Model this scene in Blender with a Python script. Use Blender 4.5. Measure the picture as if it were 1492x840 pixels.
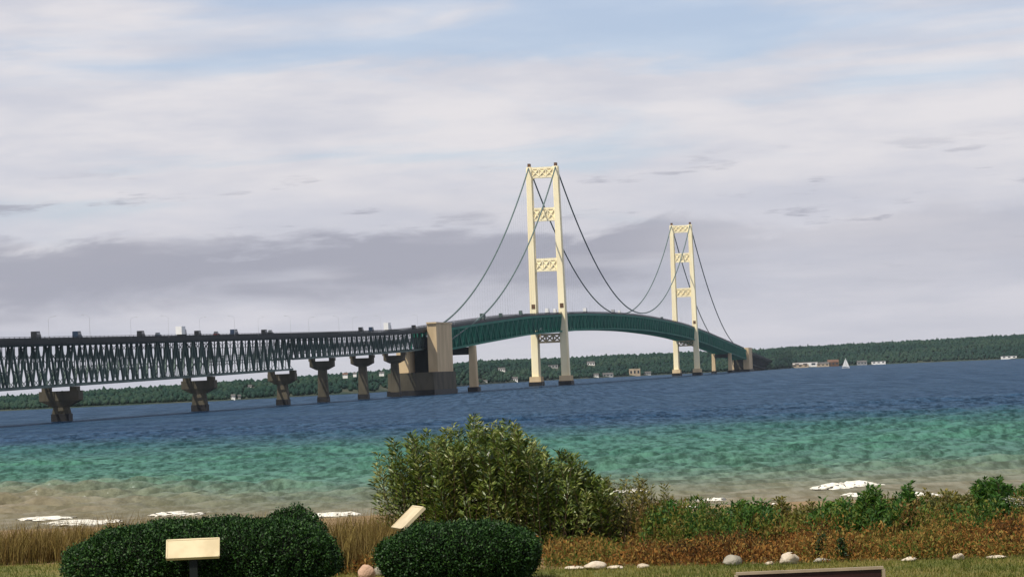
import bpy, math, random
import numpy as np
from mathutils import Matrix, Vector

for o in list(bpy.data.objects): bpy.data.objects.remove(o)
SC = bpy.context.scene
COL = SC.collection
rng = np.random.default_rng(7)
random.seed(7)
R = math.radians

# ------------------------------------------------------------------ camera
EYE = 10.26                                   # eye height above the strait
FPX, HOR, ROLL = 4826.0, 543.9, 0.0421        # focal length / horizon row / tilt, photo pixels
PITCH = math.atan((HOR - 420) / FPX)
cam = bpy.data.cameras.new('camera')
cam.sensor_width = 36.0
cam.lens = FPX / 1492 * 36.0
cam.clip_start, cam.clip_end = 0.5, 60000
camo = bpy.data.objects.new('camera', cam); COL.objects.link(camo)
camo.matrix_world = Matrix.Translation((0, 0, EYE)) @ Matrix.Rotation(math.pi/2 + PITCH, 4, 'X') @ Matrix.Rotation(-math.atan(ROLL), 4, 'Z')
SC.camera = camo

# ------------------------------------------------------------------ light
SUN_AZ, SUN_EL = 43.0, 55.0                    # behind the viewer to the left, afternoon
az = R(SUN_AZ)
to_sun = Vector((-math.sin(az)*math.cos(R(SUN_EL)), -math.cos(az)*math.cos(R(SUN_EL)), math.sin(R(SUN_EL))))
sl = bpy.data.lights.new('sun', 'SUN'); sl.energy = 4.6; sl.angle = R(0.5); sl.color = (1.0, 0.93, 0.80)
so = bpy.data.objects.new('sun', sl); COL.objects.link(so)
so.rotation_euler = (-to_sun).to_track_quat('-Z', 'Y').to_euler()
so.location = to_sun * 300

SC.view_settings.view_transform = 'Standard'
SC.view_settings.look = 'None'
SC.view_settings.exposure = 0.0
SC.view_settings.gamma = 1.0
SC.view_settings.use_curve_mapping = False

# ------------------------------------------------------------------ sky
W = bpy.data.worlds.new('World'); SC.world = W; W.use_nodes = True
nt = W.node_tree; nt.nodes.clear()
def N(t, tree=None, **kw):
    n = (tree or nt).nodes.new(t)
    for k, v in kw.items(): setattr(n, k, v)
    return n
def link(a, b, tree=None): (tree or nt).links.new(a, b)
def mth(op, a, b=None, c=None, tree=None, clamp=False):
    n = N('ShaderNodeMath', tree, operation=op); n.use_clamp = clamp
    for i, v in enumerate((a, b, c)):
        if v is None: continue
        if isinstance(v, (int, float)): n.inputs[i].default_value = v
        else: link(v, n.inputs[i], tree)
    return n.outputs[0]
def smooth(v, lo, hi, tree=None, a=0.0, b=1.0):
    n = N('ShaderNodeMapRange', tree, interpolation_type='SMOOTHSTEP')
    link(v, n.inputs[0], tree)
    for i, x in zip((1, 2, 3, 4), (lo, hi, a, b)): n.inputs[i].default_value = x
    return n.outputs[0]
def mixc(f, a, b, tree=None):
    n = N('ShaderNodeMix', tree, data_type='RGBA')
    if isinstance(f, (int, float)): n.inputs[0].default_value = f
    else: link(f, n.inputs[0], tree)
    for i, v in ((6, a), (7, b)):
        if isinstance(v, tuple): n.inputs[i].default_value = (*v, 1)
        else: link(v, n.inputs[i], tree)
    return n.outputs[2]
def noise(vec, scale, detail=4, rough=.5, tree=None, dist=0.0):
    n = N('ShaderNodeTexNoise', tree)
    n.inputs['Scale'].default_value = scale; n.inputs['Detail'].default_value = detail
    n.inputs['Roughness'].default_value = rough; n.inputs['Distortion'].default_value = dist
    link(vec, n.inputs['Vector'], tree)
    return n.outputs['Fac']
def scaled(vec, s, off=(0, 0, 0), tree=None):
    n = N('ShaderNodeMapping', tree); link(vec, n.inputs['Vector'], tree)
    n.inputs['Scale'].default_value = s; n.inputs['Location'].default_value = off
    return n.outputs[0]

sky = N('ShaderNodeTexSky', sky_type='NISHITA', sun_disc=False)
sky.sun_elevation = R(SUN_EL)
sky.sun_rotation = math.atan2(to_sun.x, to_sun.y)
sky.air_density, sky.dust_density, sky.ozone_density = 1.0, 0.6, 1.5
tc = N('ShaderNodeTexCoord')
dirv = tc.outputs['Generated']
sep = N('ShaderNodeSeparateXYZ'); link(dirv, sep.inputs[0])
el = mth('MULTIPLY', mth('ARCSINE', sep.outputs[2]), 57.2958)
aza = mth('MULTIPLY', mth('ARCTAN2', sep.outputs[0], sep.outputs[1]), 57.2958)
skyc = N('ShaderNodeVectorMath', operation='SCALE'); link(sky.outputs[0], skyc.inputs[0]); skyc.inputs['Scale'].default_value = 0.10
# thin high veil with blue gaps
n1 = noise(scaled(dirv, (1, 1, 6.5), (3.1, .4, .55)), 7.0, 5, .52, dist=.6)
thin = mth('MULTIPLY', smooth(el, 4.2, 6.0), .13)
veil = smooth(mth('SUBTRACT', n1, thin), .27, .47, a=.50, b=.97)
nb = noise(scaled(dirv, (1, 1, 5), (.2, 7.4, 2.2)), 16.0, 5, .55)
bright = mixc(smooth(nb, .3, .7), (.63, .635, .705), (.80, .77, .79))
bl = N('ShaderNodeMix', data_type='RGBA', blend_type='MULTIPLY'); bl.inputs[0].default_value = 1; link(skyc.outputs[0], bl.inputs[6]); bl.inputs[7].default_value = (.78, .95, 1.22, 1)
c0 = mixc(veil, bl.outputs[2], bright)
# greyer layer towards the horizon all round
n4 = noise(scaled(dirv, (1, 1, 7), (5.2, 1.4, .8)), 11.0, 5, .55)
lowf = mth('MULTIPLY', smooth(mth('ADD', el, mth('MULTIPLY', n4, 1.6)), 5.2, 1.6), .75)
low = mixc(smooth(n4, .35, .7), (.52, .53, .61), (.66, .65, .71))
c1 = mixc(lowf, c0, low)
# ragged slate cloud bank, wisps thinning out towards the right
nw = noise(scaled(dirv, (1, 1, 3.6), (2.7, .1, .3)), 30.0, 6, .58, dist=.4)
eld = mth('ADD', el, mth('MULTIPLY', mth('SUBTRACT', nw, .5), 1.5))
ba = mth('MULTIPLY', smooth(eld, .9, 1.85), smooth(eld, 2.62, 2.28))
nl = noise(scaled(dirv, (1, 1, 8), (8.3, 2.0, 1.1)), 9.0, 4, .5)
bank = mth('MULTIPLY', mth('MULTIPLY', ba, smooth(nl, .36, .55, a=.35, b=1)), smooth(aza, 5.0, 1.5, a=.30, b=1))
n2 = noise(scaled(dirv, (1, 1, 7), (1.3, 5.5, .2)), 24.0, 6, .6)
wisp = mth('MULTIPLY', mth('MULTIPLY', smooth(n2, .56, .67), smooth(el, 4.0, 3.1)), smooth(el, 1.0, 2.0))
dark = mth('MAXIMUM', mth('MULTIPLY', bank, .85), mth('MULTIPLY', wisp, .7))
c2 = mixc(dark, c1, (.36, .365, .435))
bg = N('ShaderNodeBackground'); link(c2, bg.inputs['Color']); bg.inputs['Strength'].default_value = 1.0
outw = N('ShaderNodeOutputWorld'); link(bg.outputs[0], outw.inputs['Surface'])

# ------------------------------------------------------------------ helpers
def at(px, py, dist):
    """point at forward distance dist seen at photo pixel (px, py)"""
    m = camo.matrix_world
    d = m.to_3x3() @ Vector(((px - 746) / FPX, (420 - py) / FPX, -1))
    return Vector((0, 0, EYE)) + d * (dist / d.y)
def px_on(px, py, z=0.0):
    m = camo.matrix_world
    d = m.to_3x3() @ Vector(((px - 746) / FPX, (420 - py) / FPX, -1))
    return Vector((0, 0, EYE)) + d * ((z - EYE) / d.z)

def tag(o, label=None, cat=None, group=None, kind=None):
    if label: o['label'] = label
    if cat: o['category'] = cat
    if group: o['group'] = group
    if kind: o['kind'] = kind
    return o
def empty(name, loc, rz=0.0, parent=None):
    o = bpy.data.objects.new(name, None); COL.objects.link(o); o.empty_display_size = .2
    o.location = loc; o.rotation_euler = (0, 0, rz); o.parent = parent
    return o
WORLDLOC = {}
def wloc(p):
    v = Vector((0, 0, 0))
    while p is not None:
        v = v + p.location; p = p.parent
    return v
class MB:
    def __init__(s): s.v = []; s.f = []
    def add(s, verts, faces):
        n = len(s.v); s.v += [tuple(p) for p in verts]; s.f += [tuple(i + n for i in f) for f in faces]; return s
    def box(s, x0, x1, y0, y1, z0, z1):
        return s.hexa([(x0,y0,z0),(x1,y0,z0),(x1,y1,z0),(x0,y1,z0)], [(x0,y0,z1),(x1,y0,z1),(x1,y1,z1),(x0,y1,z1)])
    def hexa(s, b, t):
        return s.add(list(b) + list(t), [(3,2,1,0),(4,5,6,7),(0,1,5,4),(1,2,6,5),(2,3,7,6),(3,0,4,7)])
    def bar(s, a, b, w, h, up=(0, 0, 1)):
        a = Vector(a); b = Vector(b); d = (b - a).normalized(); up = Vector(up)
        sd = d.cross(up)
        if sd.length < 1e-3: sd = d.cross(Vector((1, 0, 0)))
        sd.normalize(); u = sd.cross(d)
        q = [sd*(-w/2) - u*(h/2), sd*(w/2) - u*(h/2), sd*(w/2) + u*(h/2), sd*(-w/2) + u*(h/2)]
        return s.hexa([a + k for k in q], [b + k for k in q])
    def tube(s, pts, rad, n=6):
        pts = [Vector(p) for p in pts]; rings = []
        for i, p in enumerate(pts):
            d = (pts[min(i+1, len(pts)-1)] - pts[max(i-1, 0)]).normalized()
            sd = d.cross(Vector((0, 0, 1)))
            if sd.length < 1e-3: sd = Vector((1, 0, 0))
            sd.normalize(); u = sd.cross(d)
            r = rad[i] if isinstance(rad, (list, tuple)) else rad
            rings.append([p + (sd*math.cos(t) + u*math.sin(t))*r for t in [2*math.pi*k/n for k in range(n)]])
        v = [q for rg in rings for q in rg]; f = []
        for i in range(len(rings) - 1):
            for k in range(n):
                f.append((i*n+k, i*n+(k+1) % n, (i+1)*n+(k+1) % n, (i+1)*n+k))
        f.append(tuple(range(n))[::-1]); f.append(tuple((len(rings)-1)*n + k for k in range(n)))
        return s.add(v, f)
    def build(s, name, mat, parent=None, smooth=False, local=False):
        me = bpy.data.meshes.new(name)
        o = None
        off = Vector((0, 0, 0)) if (local or parent is None) else wloc(parent)
        me.from_pydata([(p[0]-off.x, p[1]-off.y, p[2]-off.z) for p in s.v], [], s.f)
        if smooth: me.polygons.foreach_set('use_smooth', [True]*len(me.polygons))
        me.update()
        if mat: me.materials.append(mat)
        o = bpy.data.objects.new(name, me); COL.objects.link(o); o.parent = parent
        return o
def np_mesh(name, V, F, mat, parent=None, rnd=None, smooth=False, off=None):
    """V (n,3); F list of index arrays (m,k)"""
    V = np.asarray(V, dtype=np.float32)
    if off is None and parent is not None: off = np.array(wloc(parent))
    if off is not None: V = V - np.asarray(off, dtype=np.float32)
    me = bpy.data.meshes.new(name)
    me.vertices.add(len(V)); me.vertices.foreach_set('co', V.astype(np.float32).ravel())
    if not isinstance(F, list): F = [F]
    loops = np.concatenate([f.ravel() for f in F]).astype(np.int32)
    tot = np.concatenate([np.full(len(f), f.shape[1]) for f in F]).astype(np.int32)
    st = np.concatenate([[0], np.cumsum(tot)[:-1]]).astype(np.int32)
    me.loops.add(len(loops)); me.loops.foreach_set('vertex_index', loops)
    me.polygons.add(len(tot)); me.polygons.foreach_set('loop_start', st); me.polygons.foreach_set('loop_total', tot)
    if smooth: me.polygons.foreach_set('use_smooth', np.ones(len(tot), dtype=bool))
    me.update(calc_edges=True)
    if rnd is not None:
        a = me.attributes.new('rnd', 'FLOAT', 'POINT'); a.data.foreach_set('value', np.asarray(rnd, dtype=np.float32))
    me.materials.append(mat)
    o = bpy.data.objects.new(name, me); COL.objects.link(o); o.parent = parent
    return o
def unit(a): return a / np.maximum(np.linalg.norm(a, axis=-1, keepdims=True), 1e-9)

# ------------------------------------------------------------------ materials
def mat(name):
    m = bpy.data.materials.new(name); m.use_nodes = True
    t = m.node_tree; b = t.nodes['Principled BSDF']
    return m, t, b
def weathered(name, c, c2=None, scale=.12, rough=.7, streak=0.0, bump=0.0, detail=5, stretch=(1, 1, .35)):
    m, t, b = mat(name)
    g = N('ShaderNodeNewGeometry', t)
    v = scaled(g.outputs['Position'], stretch, tree=t)
    n = noise(v, scale, detail, .6, t)
    c2 = c2 or tuple(k*.72 for k in c)
    link(mixc(smooth(n, .35, .68, t), c, c2, t), b.inputs['Base Color'], t)
    b.inputs['Roughness'].default_value = rough; b.inputs['Specular IOR Level'].default_value = .2
    if bump:
        bp = N('ShaderNodeBump', t); bp.inputs['Strength'].default_value = bump; bp.inputs['Distance'].default_value = .05
        link(noise(g.outputs['Position'], scale*8, 4, .6, t), bp.inputs['Height'], t); link(bp.outputs[0], b.inputs['Normal'], t)
    return m
def leafmat(name, cols, rough=.5, trans=.25, spec=.4):
    """colour varies leaf by leaf through the rnd attribute"""
    m, t, b = mat(name)
    a = N('ShaderNodeAttribute', t); a.attribute_name = 'rnd'
    cr = N('ShaderNodeValToRGB', t); link(a.outputs['Fac'], cr.inputs[0], t)
    while len(cr.color_ramp.elements) < len(cols): cr.color_ramp.elements.new(.5)
    for i, c in enumerate(cols):
        cr.color_ramp.elements[i].position = i/(len(cols)-1); cr.color_ramp.elements[i].color = (*c, 1)
    link(cr.outputs[0], b.inputs['Base Color'], t)
    b.inputs['Roughness'].default_value = rough; b.inputs['Specular IOR Level'].default_value = spec
    if trans:
        tr = N('ShaderNodeBsdfTranslucent', t); link(cr.outputs[0], tr.inputs[0], t)
        mx = N('ShaderNodeMixShader', t); mx.inputs[0].default_value = trans
        link(b.outputs[0], mx.inputs[1], t); link(tr.outputs[0], mx.inputs[2], t)
        link(mx.outputs[0], t.nodes['Material Output'].inputs[0], t)
    return m
M = {}
M['ivory'] = weathered('ivory_paint', (.90, .81, .55), (.83, .72, .46), .09, .55)
M['green'] = weathered('green_steel', (.008, .165, .105), (.008, .12, .085), .06, .7)
M['steel'] = weathered('grey_green_steel', (.085, .130, .115), (.05, .078, .07), .08, .6)
M['cable'] = weathered('cable_paint', (.10, .15, .135), None, .2, .6)
M['concrete'] = weathered('pale_concrete', (.60, .46, .28), (.46, .35, .21), .10, .9, bump=.2)
M['pier'] = weathered('grey_concrete', (.092, .080, .056), (.052, .047, .034), .16, .9, bump=.2)
M['wetbase'] = weathered('wet_concrete', (.010, .010, .012), (.018, .017, .016), .3, .6)
M['asphalt'] = weathered('asphalt', (.05, .05, .05), None, .4, .9)
M['dark'] = weathered('dark_girder', (.008, .012, .012), None, .1, .6)
M['lamp'] = weathered('lamp_grey', (.50, .51, .53), None, .5, .5)
M['brown'] = weathered('brown_trim', (.13, .07, .035), None, .3, .7)
M['white'] = weathered('white_paint', (.80, .80, .78), (.70, .70, .68), .4, .5)
M['black'] = weathered('dark_paint', (.025, .027, .03), None, .5, .4)
M['rubber'] = weathered('rubber', (.02, .02, .02), None, 2, .9)
M['roofgrey'] = weathered('roof_grey', (.12, .115, .11), None, .3, .9)
M['roofbrown'] = weathered('roof_brown', (.16, .09, .06), None, .3, .9)
M['tanwall'] = weathered('tan_wall', (.50, .40, .28), None, .2, .9)
M['greywall'] = weathered('grey_wall', (.34, .34, .33), None, .2, .9)
mg, tg, bg_ = mat('window_glass'); bg_.inputs['Base Color'].default_value = (.02, .03, .04, 1); bg_.inputs['Roughness'].default_value = .1; M['glass'] = mg

# ------------------------------------------------------------------ the bridge
TH = 0.141235
DX, DY = math.sin(TH), math.cos(TH)
BX0, BY0 = 27.12, 2526.9
def B(s, o, z): return Vector((BX0 + DX*s + DY*o, BY0 + DY*s - DX*o, z))
BUP = (0, 0, 1)
_s = np.array([-1900,-1600,-1451,-1160,-862,-660,-555,-419,-295,-193,130,381,560,682,860,1051,1312,1615,1785,2100,2500,2900,3200])
_z = np.array([25.2,27.9,29.3,32.1,35.3,37.9,40.6,45.2,49.0,52.2,57.9,60.3,60.8,60.3,58.9,56.3,49.9,40.8,35.7,26.0,14.5,6.5,3.5])
_ss = np.arange(-1900, 3201, 5.0)
_zz = np.interp(_ss, _s, _z)
_k = np.hanning(41); _k /= _k.sum()
_zz = np.convolve(np.pad(_zz, 20, 'edge'), _k, 'valid')
def zd(s): return float(np.interp(s, _ss, _zz))          # top of the railing

BR = empty('suspension_bridge', B(0, 0, 0))
tag(BR, 'long suspension bridge with ivory towers, green deck truss and grey approach spans on piers', 'bridge')
A0, A1 = -1563, -673            # approach in view
ANCH0, ANCH1 = -640, -520
NEND = 2930

def strip(name, s0, s1, step, section, m, parent):
    """extrude a cross-section function section(s)->list of (o,z) along the bridge"""
    mb = MB(); ss = list(np.arange(s0, s1, step)) + [s1]; k = None
    for i, s in enumerate(ss):
        q = section(s); k = len(q)
        mb.v += [tuple(B(s, o, z)) for o, z in q]
        if i:
            for j in range(k):
                a = (i-1)*k + j; b = (i-1)*k + (j+1) % k
                mb.f.append((a, b, b + k, a + k))
    mb.f.append(tuple(range(k))[::-1]); mb.f.append(tuple((len(ss)-1)*k + j for j in range(k)))
    return mb.build(name, m, parent)
def rect(o0, o1, a, b): return lambda s: [(o0, zd(s)+a), (o1, zd(s)+a), (o1, zd(s)+b), (o0, zd(s)+b)]

# roadway deck over the whole length: slab and fascia, then railings
def hw(s): return 8.3 + 2.4*min(1, max(0, (s + 560)/40))*(1 if s < 1900 else 0)
deck = strip('road_deck', A0-300, NEND, 20, lambda s: [(-hw(s), zd(s)-2.0), (hw(s), zd(s)-2.0), (hw(s), zd(s)-1.0), (-hw(s), zd(s)-1.0)], M['dark'], BR)
for sd in (-1, 1):
    strip('railing', A0-300, NEND, 20, (lambda sd: lambda s: [(sd*(hw(s)-.25), zd(s)-.14), (sd*(hw(s)-.05), zd(s)-.14), (sd*(hw(s)-.05), zd(s)), (sd*(hw(s)-.25), zd(s))])(sd), M['dark'], deck)
    strip('railing', A0-300, NEND, 20, (lambda sd: lambda s: [(sd*(hw(s)-.25), zd(s)-.8), (sd*(hw(s)-.1), zd(s)-.8), (sd*(hw(s)-.1), zd(s)-.4), (sd*(hw(s)-.25), zd(s)-.4)])(sd), M['dark'], deck)
    mb = MB()
    for s in np.arange(-1560, 2000, 6.0):
        o = sd*(hw(s)-.17); mb.bar(B(s, o, zd(s)-1.02), B(s, o, zd(s)-.1), .18, .18)
    tag(mb.build('railing_posts', M['dark'], deck), kind='stuff')

# approach spans
piers = [-1563, -1352, -1141, -974, -878, -770, -673]
TO = 5.2
def approach_span(s0, s1, depth, panels, sep, mm=M['steel'], last=False):
    sp = empty('approach_span', B(s0, 0, 0) - B(0, 0, 0), parent=BR)
    top, bot = -2.6, -depth
    L = s1 - s0 - 1.2; a = s0 + .6; p = L/panels
    loose = MB()
    for sd in (-1, 1):
        o = sd*TO
        mb = MB(); mb2 = MB()
        for i in range(panels):
            x0, x1 = a + i*p, a + (i+1)*p
            mb.bar(B(x0, o, zd(x0)+top), B(x1, o, zd(x1)+top), .8, 1.1)
            mb2.bar(B(x0, o, zd(x0)+bot), B(x1, o, zd(x1)+bot), .8, .9)
        mb.build('top_chord', mm, sp); mb2.build('bottom_chord', mm, sp)
        for i in range(panels):
            x0, x1, xm = a + i*p, a + (i+1)*p, a + (i+.5)*p
            mids = (zd(xm) + (top+bot)/2)
            for (u0, w0, u1, w1, th) in ((x0, top, xm, bot, .74), (xm, bot, x1, top, .74), (x0, bot, x0, top, .30), (xm, bot, xm, top, .26)):
                nm = 'truss_diagonal' if abs(u1 - u0) > .1 else 'truss_vertical'
                e = .5 if w0 < w1 else -.5
                d = MB().bar(B(u0, o, zd(u0)+w0+e), B(u1, o, zd(u1)+w1-e), th, th*.9, up=(DX, DY, 0.01))
                if sep and nm == 'truss_diagonal': d.build(nm, mm, sp)
                else: loose.add(d.v, d.f)
    # cross frames, floor beams and lateral bracing tie the two trusses together
    fb = MB()
    for i in range(panels*2 + 1):
        x = a + i*p/2
        fb.bar(B(x, -8, zd(x)-2.35), B(x, 8, zd(x)-2.35), .5, .9)
        if i % 2 == 0:
            fb.bar(B(x, -TO, zd(x)+bot), B(x, TO, zd(x)+bot), .5, .5)
            fb.bar(B(x, -TO, zd(x)+bot+.4), B(x, TO, zd(x)+top-.4), .2, .2)
            fb.bar(B(x, TO, zd(x)+bot+.4), B(x, -TO, zd(x)+top-.4), .2, .2)
    tag(fb.build('cross_frames', mm, sp), kind='stuff')
    tag(loose.build('truss_web', mm, sp), kind='stuff')
    # stringers and fascia girder under the road edge
    for sd in (-1, 1):
        g = MB()
        for i in range(panels):
            x0, x1 = a + i*p, a + (i+1)*p
            g.bar(B(x0, sd*7.9, zd(x0)-2.35), B(x1, sd*7.9, zd(x1)-2.35), .4, .72)
        g.build('fascia_girder', M['dark'], sp)
    return sp
def pier(s, depth, capw, colw, capl=4.2, base=True):
    p = empty('pier', B(s, 0, 0) - B(0, 0, 0), parent=BR)
    tz = zd(s) - depth - .5                        # underside of the truss
    pd = 1.5
    def blk(mb, o0, o1, l, z0, z1, o0b=None, o1b=None, lb=None):
        o0b = o0 if o0b is None else o0b; o1b = o1 if o1b is None else o1b; lb = lb or l
        q = lambda a, b, ll, z: [B(s-ll, a, z), B(s-ll, b, z), B(s+ll, b, z), B(s+ll, a, z)]
        mb.hexa(q(o0b, o1b, lb, z0), q(o0, o1, l, z1)); return mb
    for sd in (-1, 1):
        blk(MB(), sd*TO-1.3, sd*TO+1.3, capl*.55, tz-pd, tz).build('bearing_pedestal', M['pier'], p)
    ch = capw*.38
    cap = MB(); blk(cap, -capw/2, capw/2, capl*.72, tz-pd-ch*.62, tz-pd)
    blk(cap, -capw/2, capw/2, capl*.72, tz-pd-ch, tz-pd-ch*.62, -colw/2-.6, colw/2+.6, capl*.5)
    cap.build('cap_beam', M['pier'], p)
    z1 = tz-pd-ch
    blk(MB(), -colw/2, colw/2, capl*.45, 2.7, z1, -colw/2-.5, colw/2+.5, capl*.55).build('column', M['pier'], p)
    blk(MB(), -colw/2-.75, colw/2+.75, capl*.66, -3, 2.7).build('waterline_base', M['wetbase'], p)
    return p
dpt = [17.4, 17.4, 17.4, 12.6, 12.6, 12.6]
pan = [14, 14, 11, 7, 8, 7]
for i in range(6):
    approach_span(piers[i], piers[i+1], dpt[i], pan[i], i >= 0 and i < 4)
approach_span(-673, -600, 12.6, 5, False)
for i, s in enumerate(piers[1:]):
    d = max(dpt[i], dpt[i+1] if i+1 < 6 else 0)
    pier(s, d, [14.6, 14.2, 13.0, 11.8, 11.8, 11.5][i], [5.0, 5.0, 4.4, 4.0, 4.0, 4.0][i])

# south anchorage: stepped concrete mass with a tall shaft beside the deck
an = empty('anchorage', B(-590, 0, 0) - B(0, 0, 0), parent=BR)
def cblk(nm, s0, s1, o0, o1, z0, z1, m, parent, taper=0.0):
    t = taper
    return MB().hexa([B(s0-t, o0-t, z0), B(s0-t, o1+t, z0), B(s1+t, o1+t, z0), B(s1+t, o0-t, z0)],
                     [B(s0, o0, z1), B(s0, o1, z1), B(s1, o1, z1), B(s1, o0, z1)]).build(nm, m, parent)
cblk('waterline_base', -632, -548, -12.6, 15.2, -3, 3.0, M['wetbase'], an)
cblk('anchor_block', -630, -550, -12, 14.6, 3.0, 13.2, M['pier'], an, .3)
cblk('anchor_shaft', -612, -556, 8.9, 14.3, 13.2, zd(-590)+1.4, M['concrete'], an)
cblk('anchor_shaft_cap', -613, -555, 8.7, 14.6, zd(-590)+1.4, zd(-590)+2.3, M['concrete'], an)
cblk('anchor_wall', -622, -570, -8.0, -1.2, 13.2, zd(-600)-13.4, M['concrete'], an)
cblk('anchor_core', -600, -560, -1.2, 8.6, 13.2, zd(-590)-6, M['dark'], an)  # near-black colour stands in for the shade between shaft and wall

# cable bent: two slim columns and a cross beam under the side span
def cable_bent(s, m=M['concrete']):
    cb = empty('cable_bent', B(s, 0, 0) - B(0, 0, 0), parent=BR)
    tz = zd(s) - 15.2
    for sd in (-1, 1):
        c = MB(); o = sd*10.3
        c.hexa([B(s-4.5, o-2.3, 3), B(s-4.5, o+2.3, 3), B(s+4.5, o+2.3, 3), B(s+4.5, o-2.3, 3)],
               [B(s-3.4, o-1.9, tz), B(s-3.4, o+1.9, tz), B(s+3.4, o+1.9, tz), B(s+3.4, o-1.9, tz)])
        c.build('column', m, cb)
        cblk('waterline_base', s-6, s+6, o-3.2, o+3.2, -3, 3.0, M['wetbase'], cb)
    cblk('cross_beam', s-2.6, s+2.6, -8.3, 8.3, tz-5.5, tz-.8, M['dark'], cb)
cable_bent(-452)
cable_bent(1650)

# suspended spans: deck truss
def stiff_truss(s0, s1, depth=14.6, p=11.9, m=M['green'], name='suspended_span', half=10.4):
    sp = empty(name, B(s0, 0, 0) - B(0, 0, 0), parent=BR)
    n = int(round((s1 - s0)/p)); p = (s1 - s0)/n
    dep = (lambda s: min(depth, zd(s) - 3.0))
    web = MB(); fb = MB()
    for sd in (-1, 1):
        o = sd*half
        tcd, bcd = MB(), MB()
        for i in range(n):
            x0, x1 = s0 + i*p, s0 + (i+1)*p
            tcd.bar(B(x0, o, zd(x0)-2.7), B(x1, o, zd(x1)-2.7), .9, 1.5)
            bcd.bar(B(x0, o, zd(x0)-dep(x0)), B(x1, o, zd(x1)-dep(x1)), .9, 1.2)
            e0, e1 = (-2.9, -dep(x1)+.4) if i % 2 == 0 else (-dep(x0)+.4, -2.9)
            web.bar(B(x0, o, zd(x0)+e0), B(x1, o, zd(x1)+e1), 1.0, 1.0, up=(DX, DY, .01))
            web.bar(B(x0, o, zd(x0)-2.9), B(x0, o, zd(x0)-dep(x0)+.4), .8, .8, up=(DX, DY, .01))
            xm = (x0+x1)/2; zm = zd(xm) + (e0+e1)/2
            web.bar(B(xm, o, zm), B(xm, o, zd(xm)-2.9), .5, .5, up=(DX, DY, .01))
        tcd.build('top_chord', m, sp); bcd.build('bottom_chord', m, sp)
    for i in range(n+1):
        x = s0 + i*p
        fb.bar(B(x, -half, zd(x)-3.2), B(x, half, zd(x)-3.2), .7, 2.2)
        fb.bar(B(x, -half, zd(x)-dep(x)), B(x, half, zd(x)-dep(x)), .8, .9)
        if i < n:
            a, b = (half, -half) if i % 2 else (-half, half)
            fb.bar(B(x, a, zd(x)-dep(x)), B(x+p, b, zd(x+p)-dep(x+p)), .9, .6)
            fb.bar(B(x, b, zd(x)-dep(x)), B(x+p, a, zd(x+p)-dep(x+p)), .9, .5)
            fb.bar(B(x, -half, zd(x)-dep(x)+.4), B(x, half, zd(x)-3.4), .6, .6)
    tag(web.build('truss_web', m, sp), kind='stuff')
    tag(fb.build('floor_beams', m, sp), kind='stuff')
    return sp
stiff_truss(-555, -6)
stiff_truss(6, 1152)
stiff_truss(1164, 1935)
stiff_truss(1985, 2900, depth=17, p=14, m=M['dark'], name='far_approach_span', half=6.5)
# north anchorage and the low piers beyond
an2 = empty('anchorage', B(1950, 0, 0) - B(0, 0, 0), parent=BR)
cblk('waterline_base', 1925, 2010, -13, 15, -3, 3, M['wetbase'], an2)
cblk('anchor_shaft', 1935, 2000, 6.2, 14.0, 3, zd(1960)+1.5, M['concrete'], an2)
cblk('anchor_shaft', 1935, 2000, -14.0, -6.6, 3, zd(1960)-8, M['concrete'], an2)
cblk('anchor_core', 1940, 1995, -6.6, 6.2, 3, zd(1960)-8, M['pier'], an2)
for s in np.arange(2090, 2900, 88):
    z = zd(s)
    if z - 15 > 1:
        p = empty('far_pier', B(s, 0, 0) - B(0, 0, 0), parent=BR)
        cblk('column', s-3, s+3, -6, 6, -3, z-16.6, M['pier'], p)
    else:
        p = empty('far_pier', B(s, 0, 0) - B(0, 0, 0), parent=BR)
        cblk('column', s-3, s+3, -7.5, 7.5, -3, z-2.4, M['dark'], p)

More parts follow.
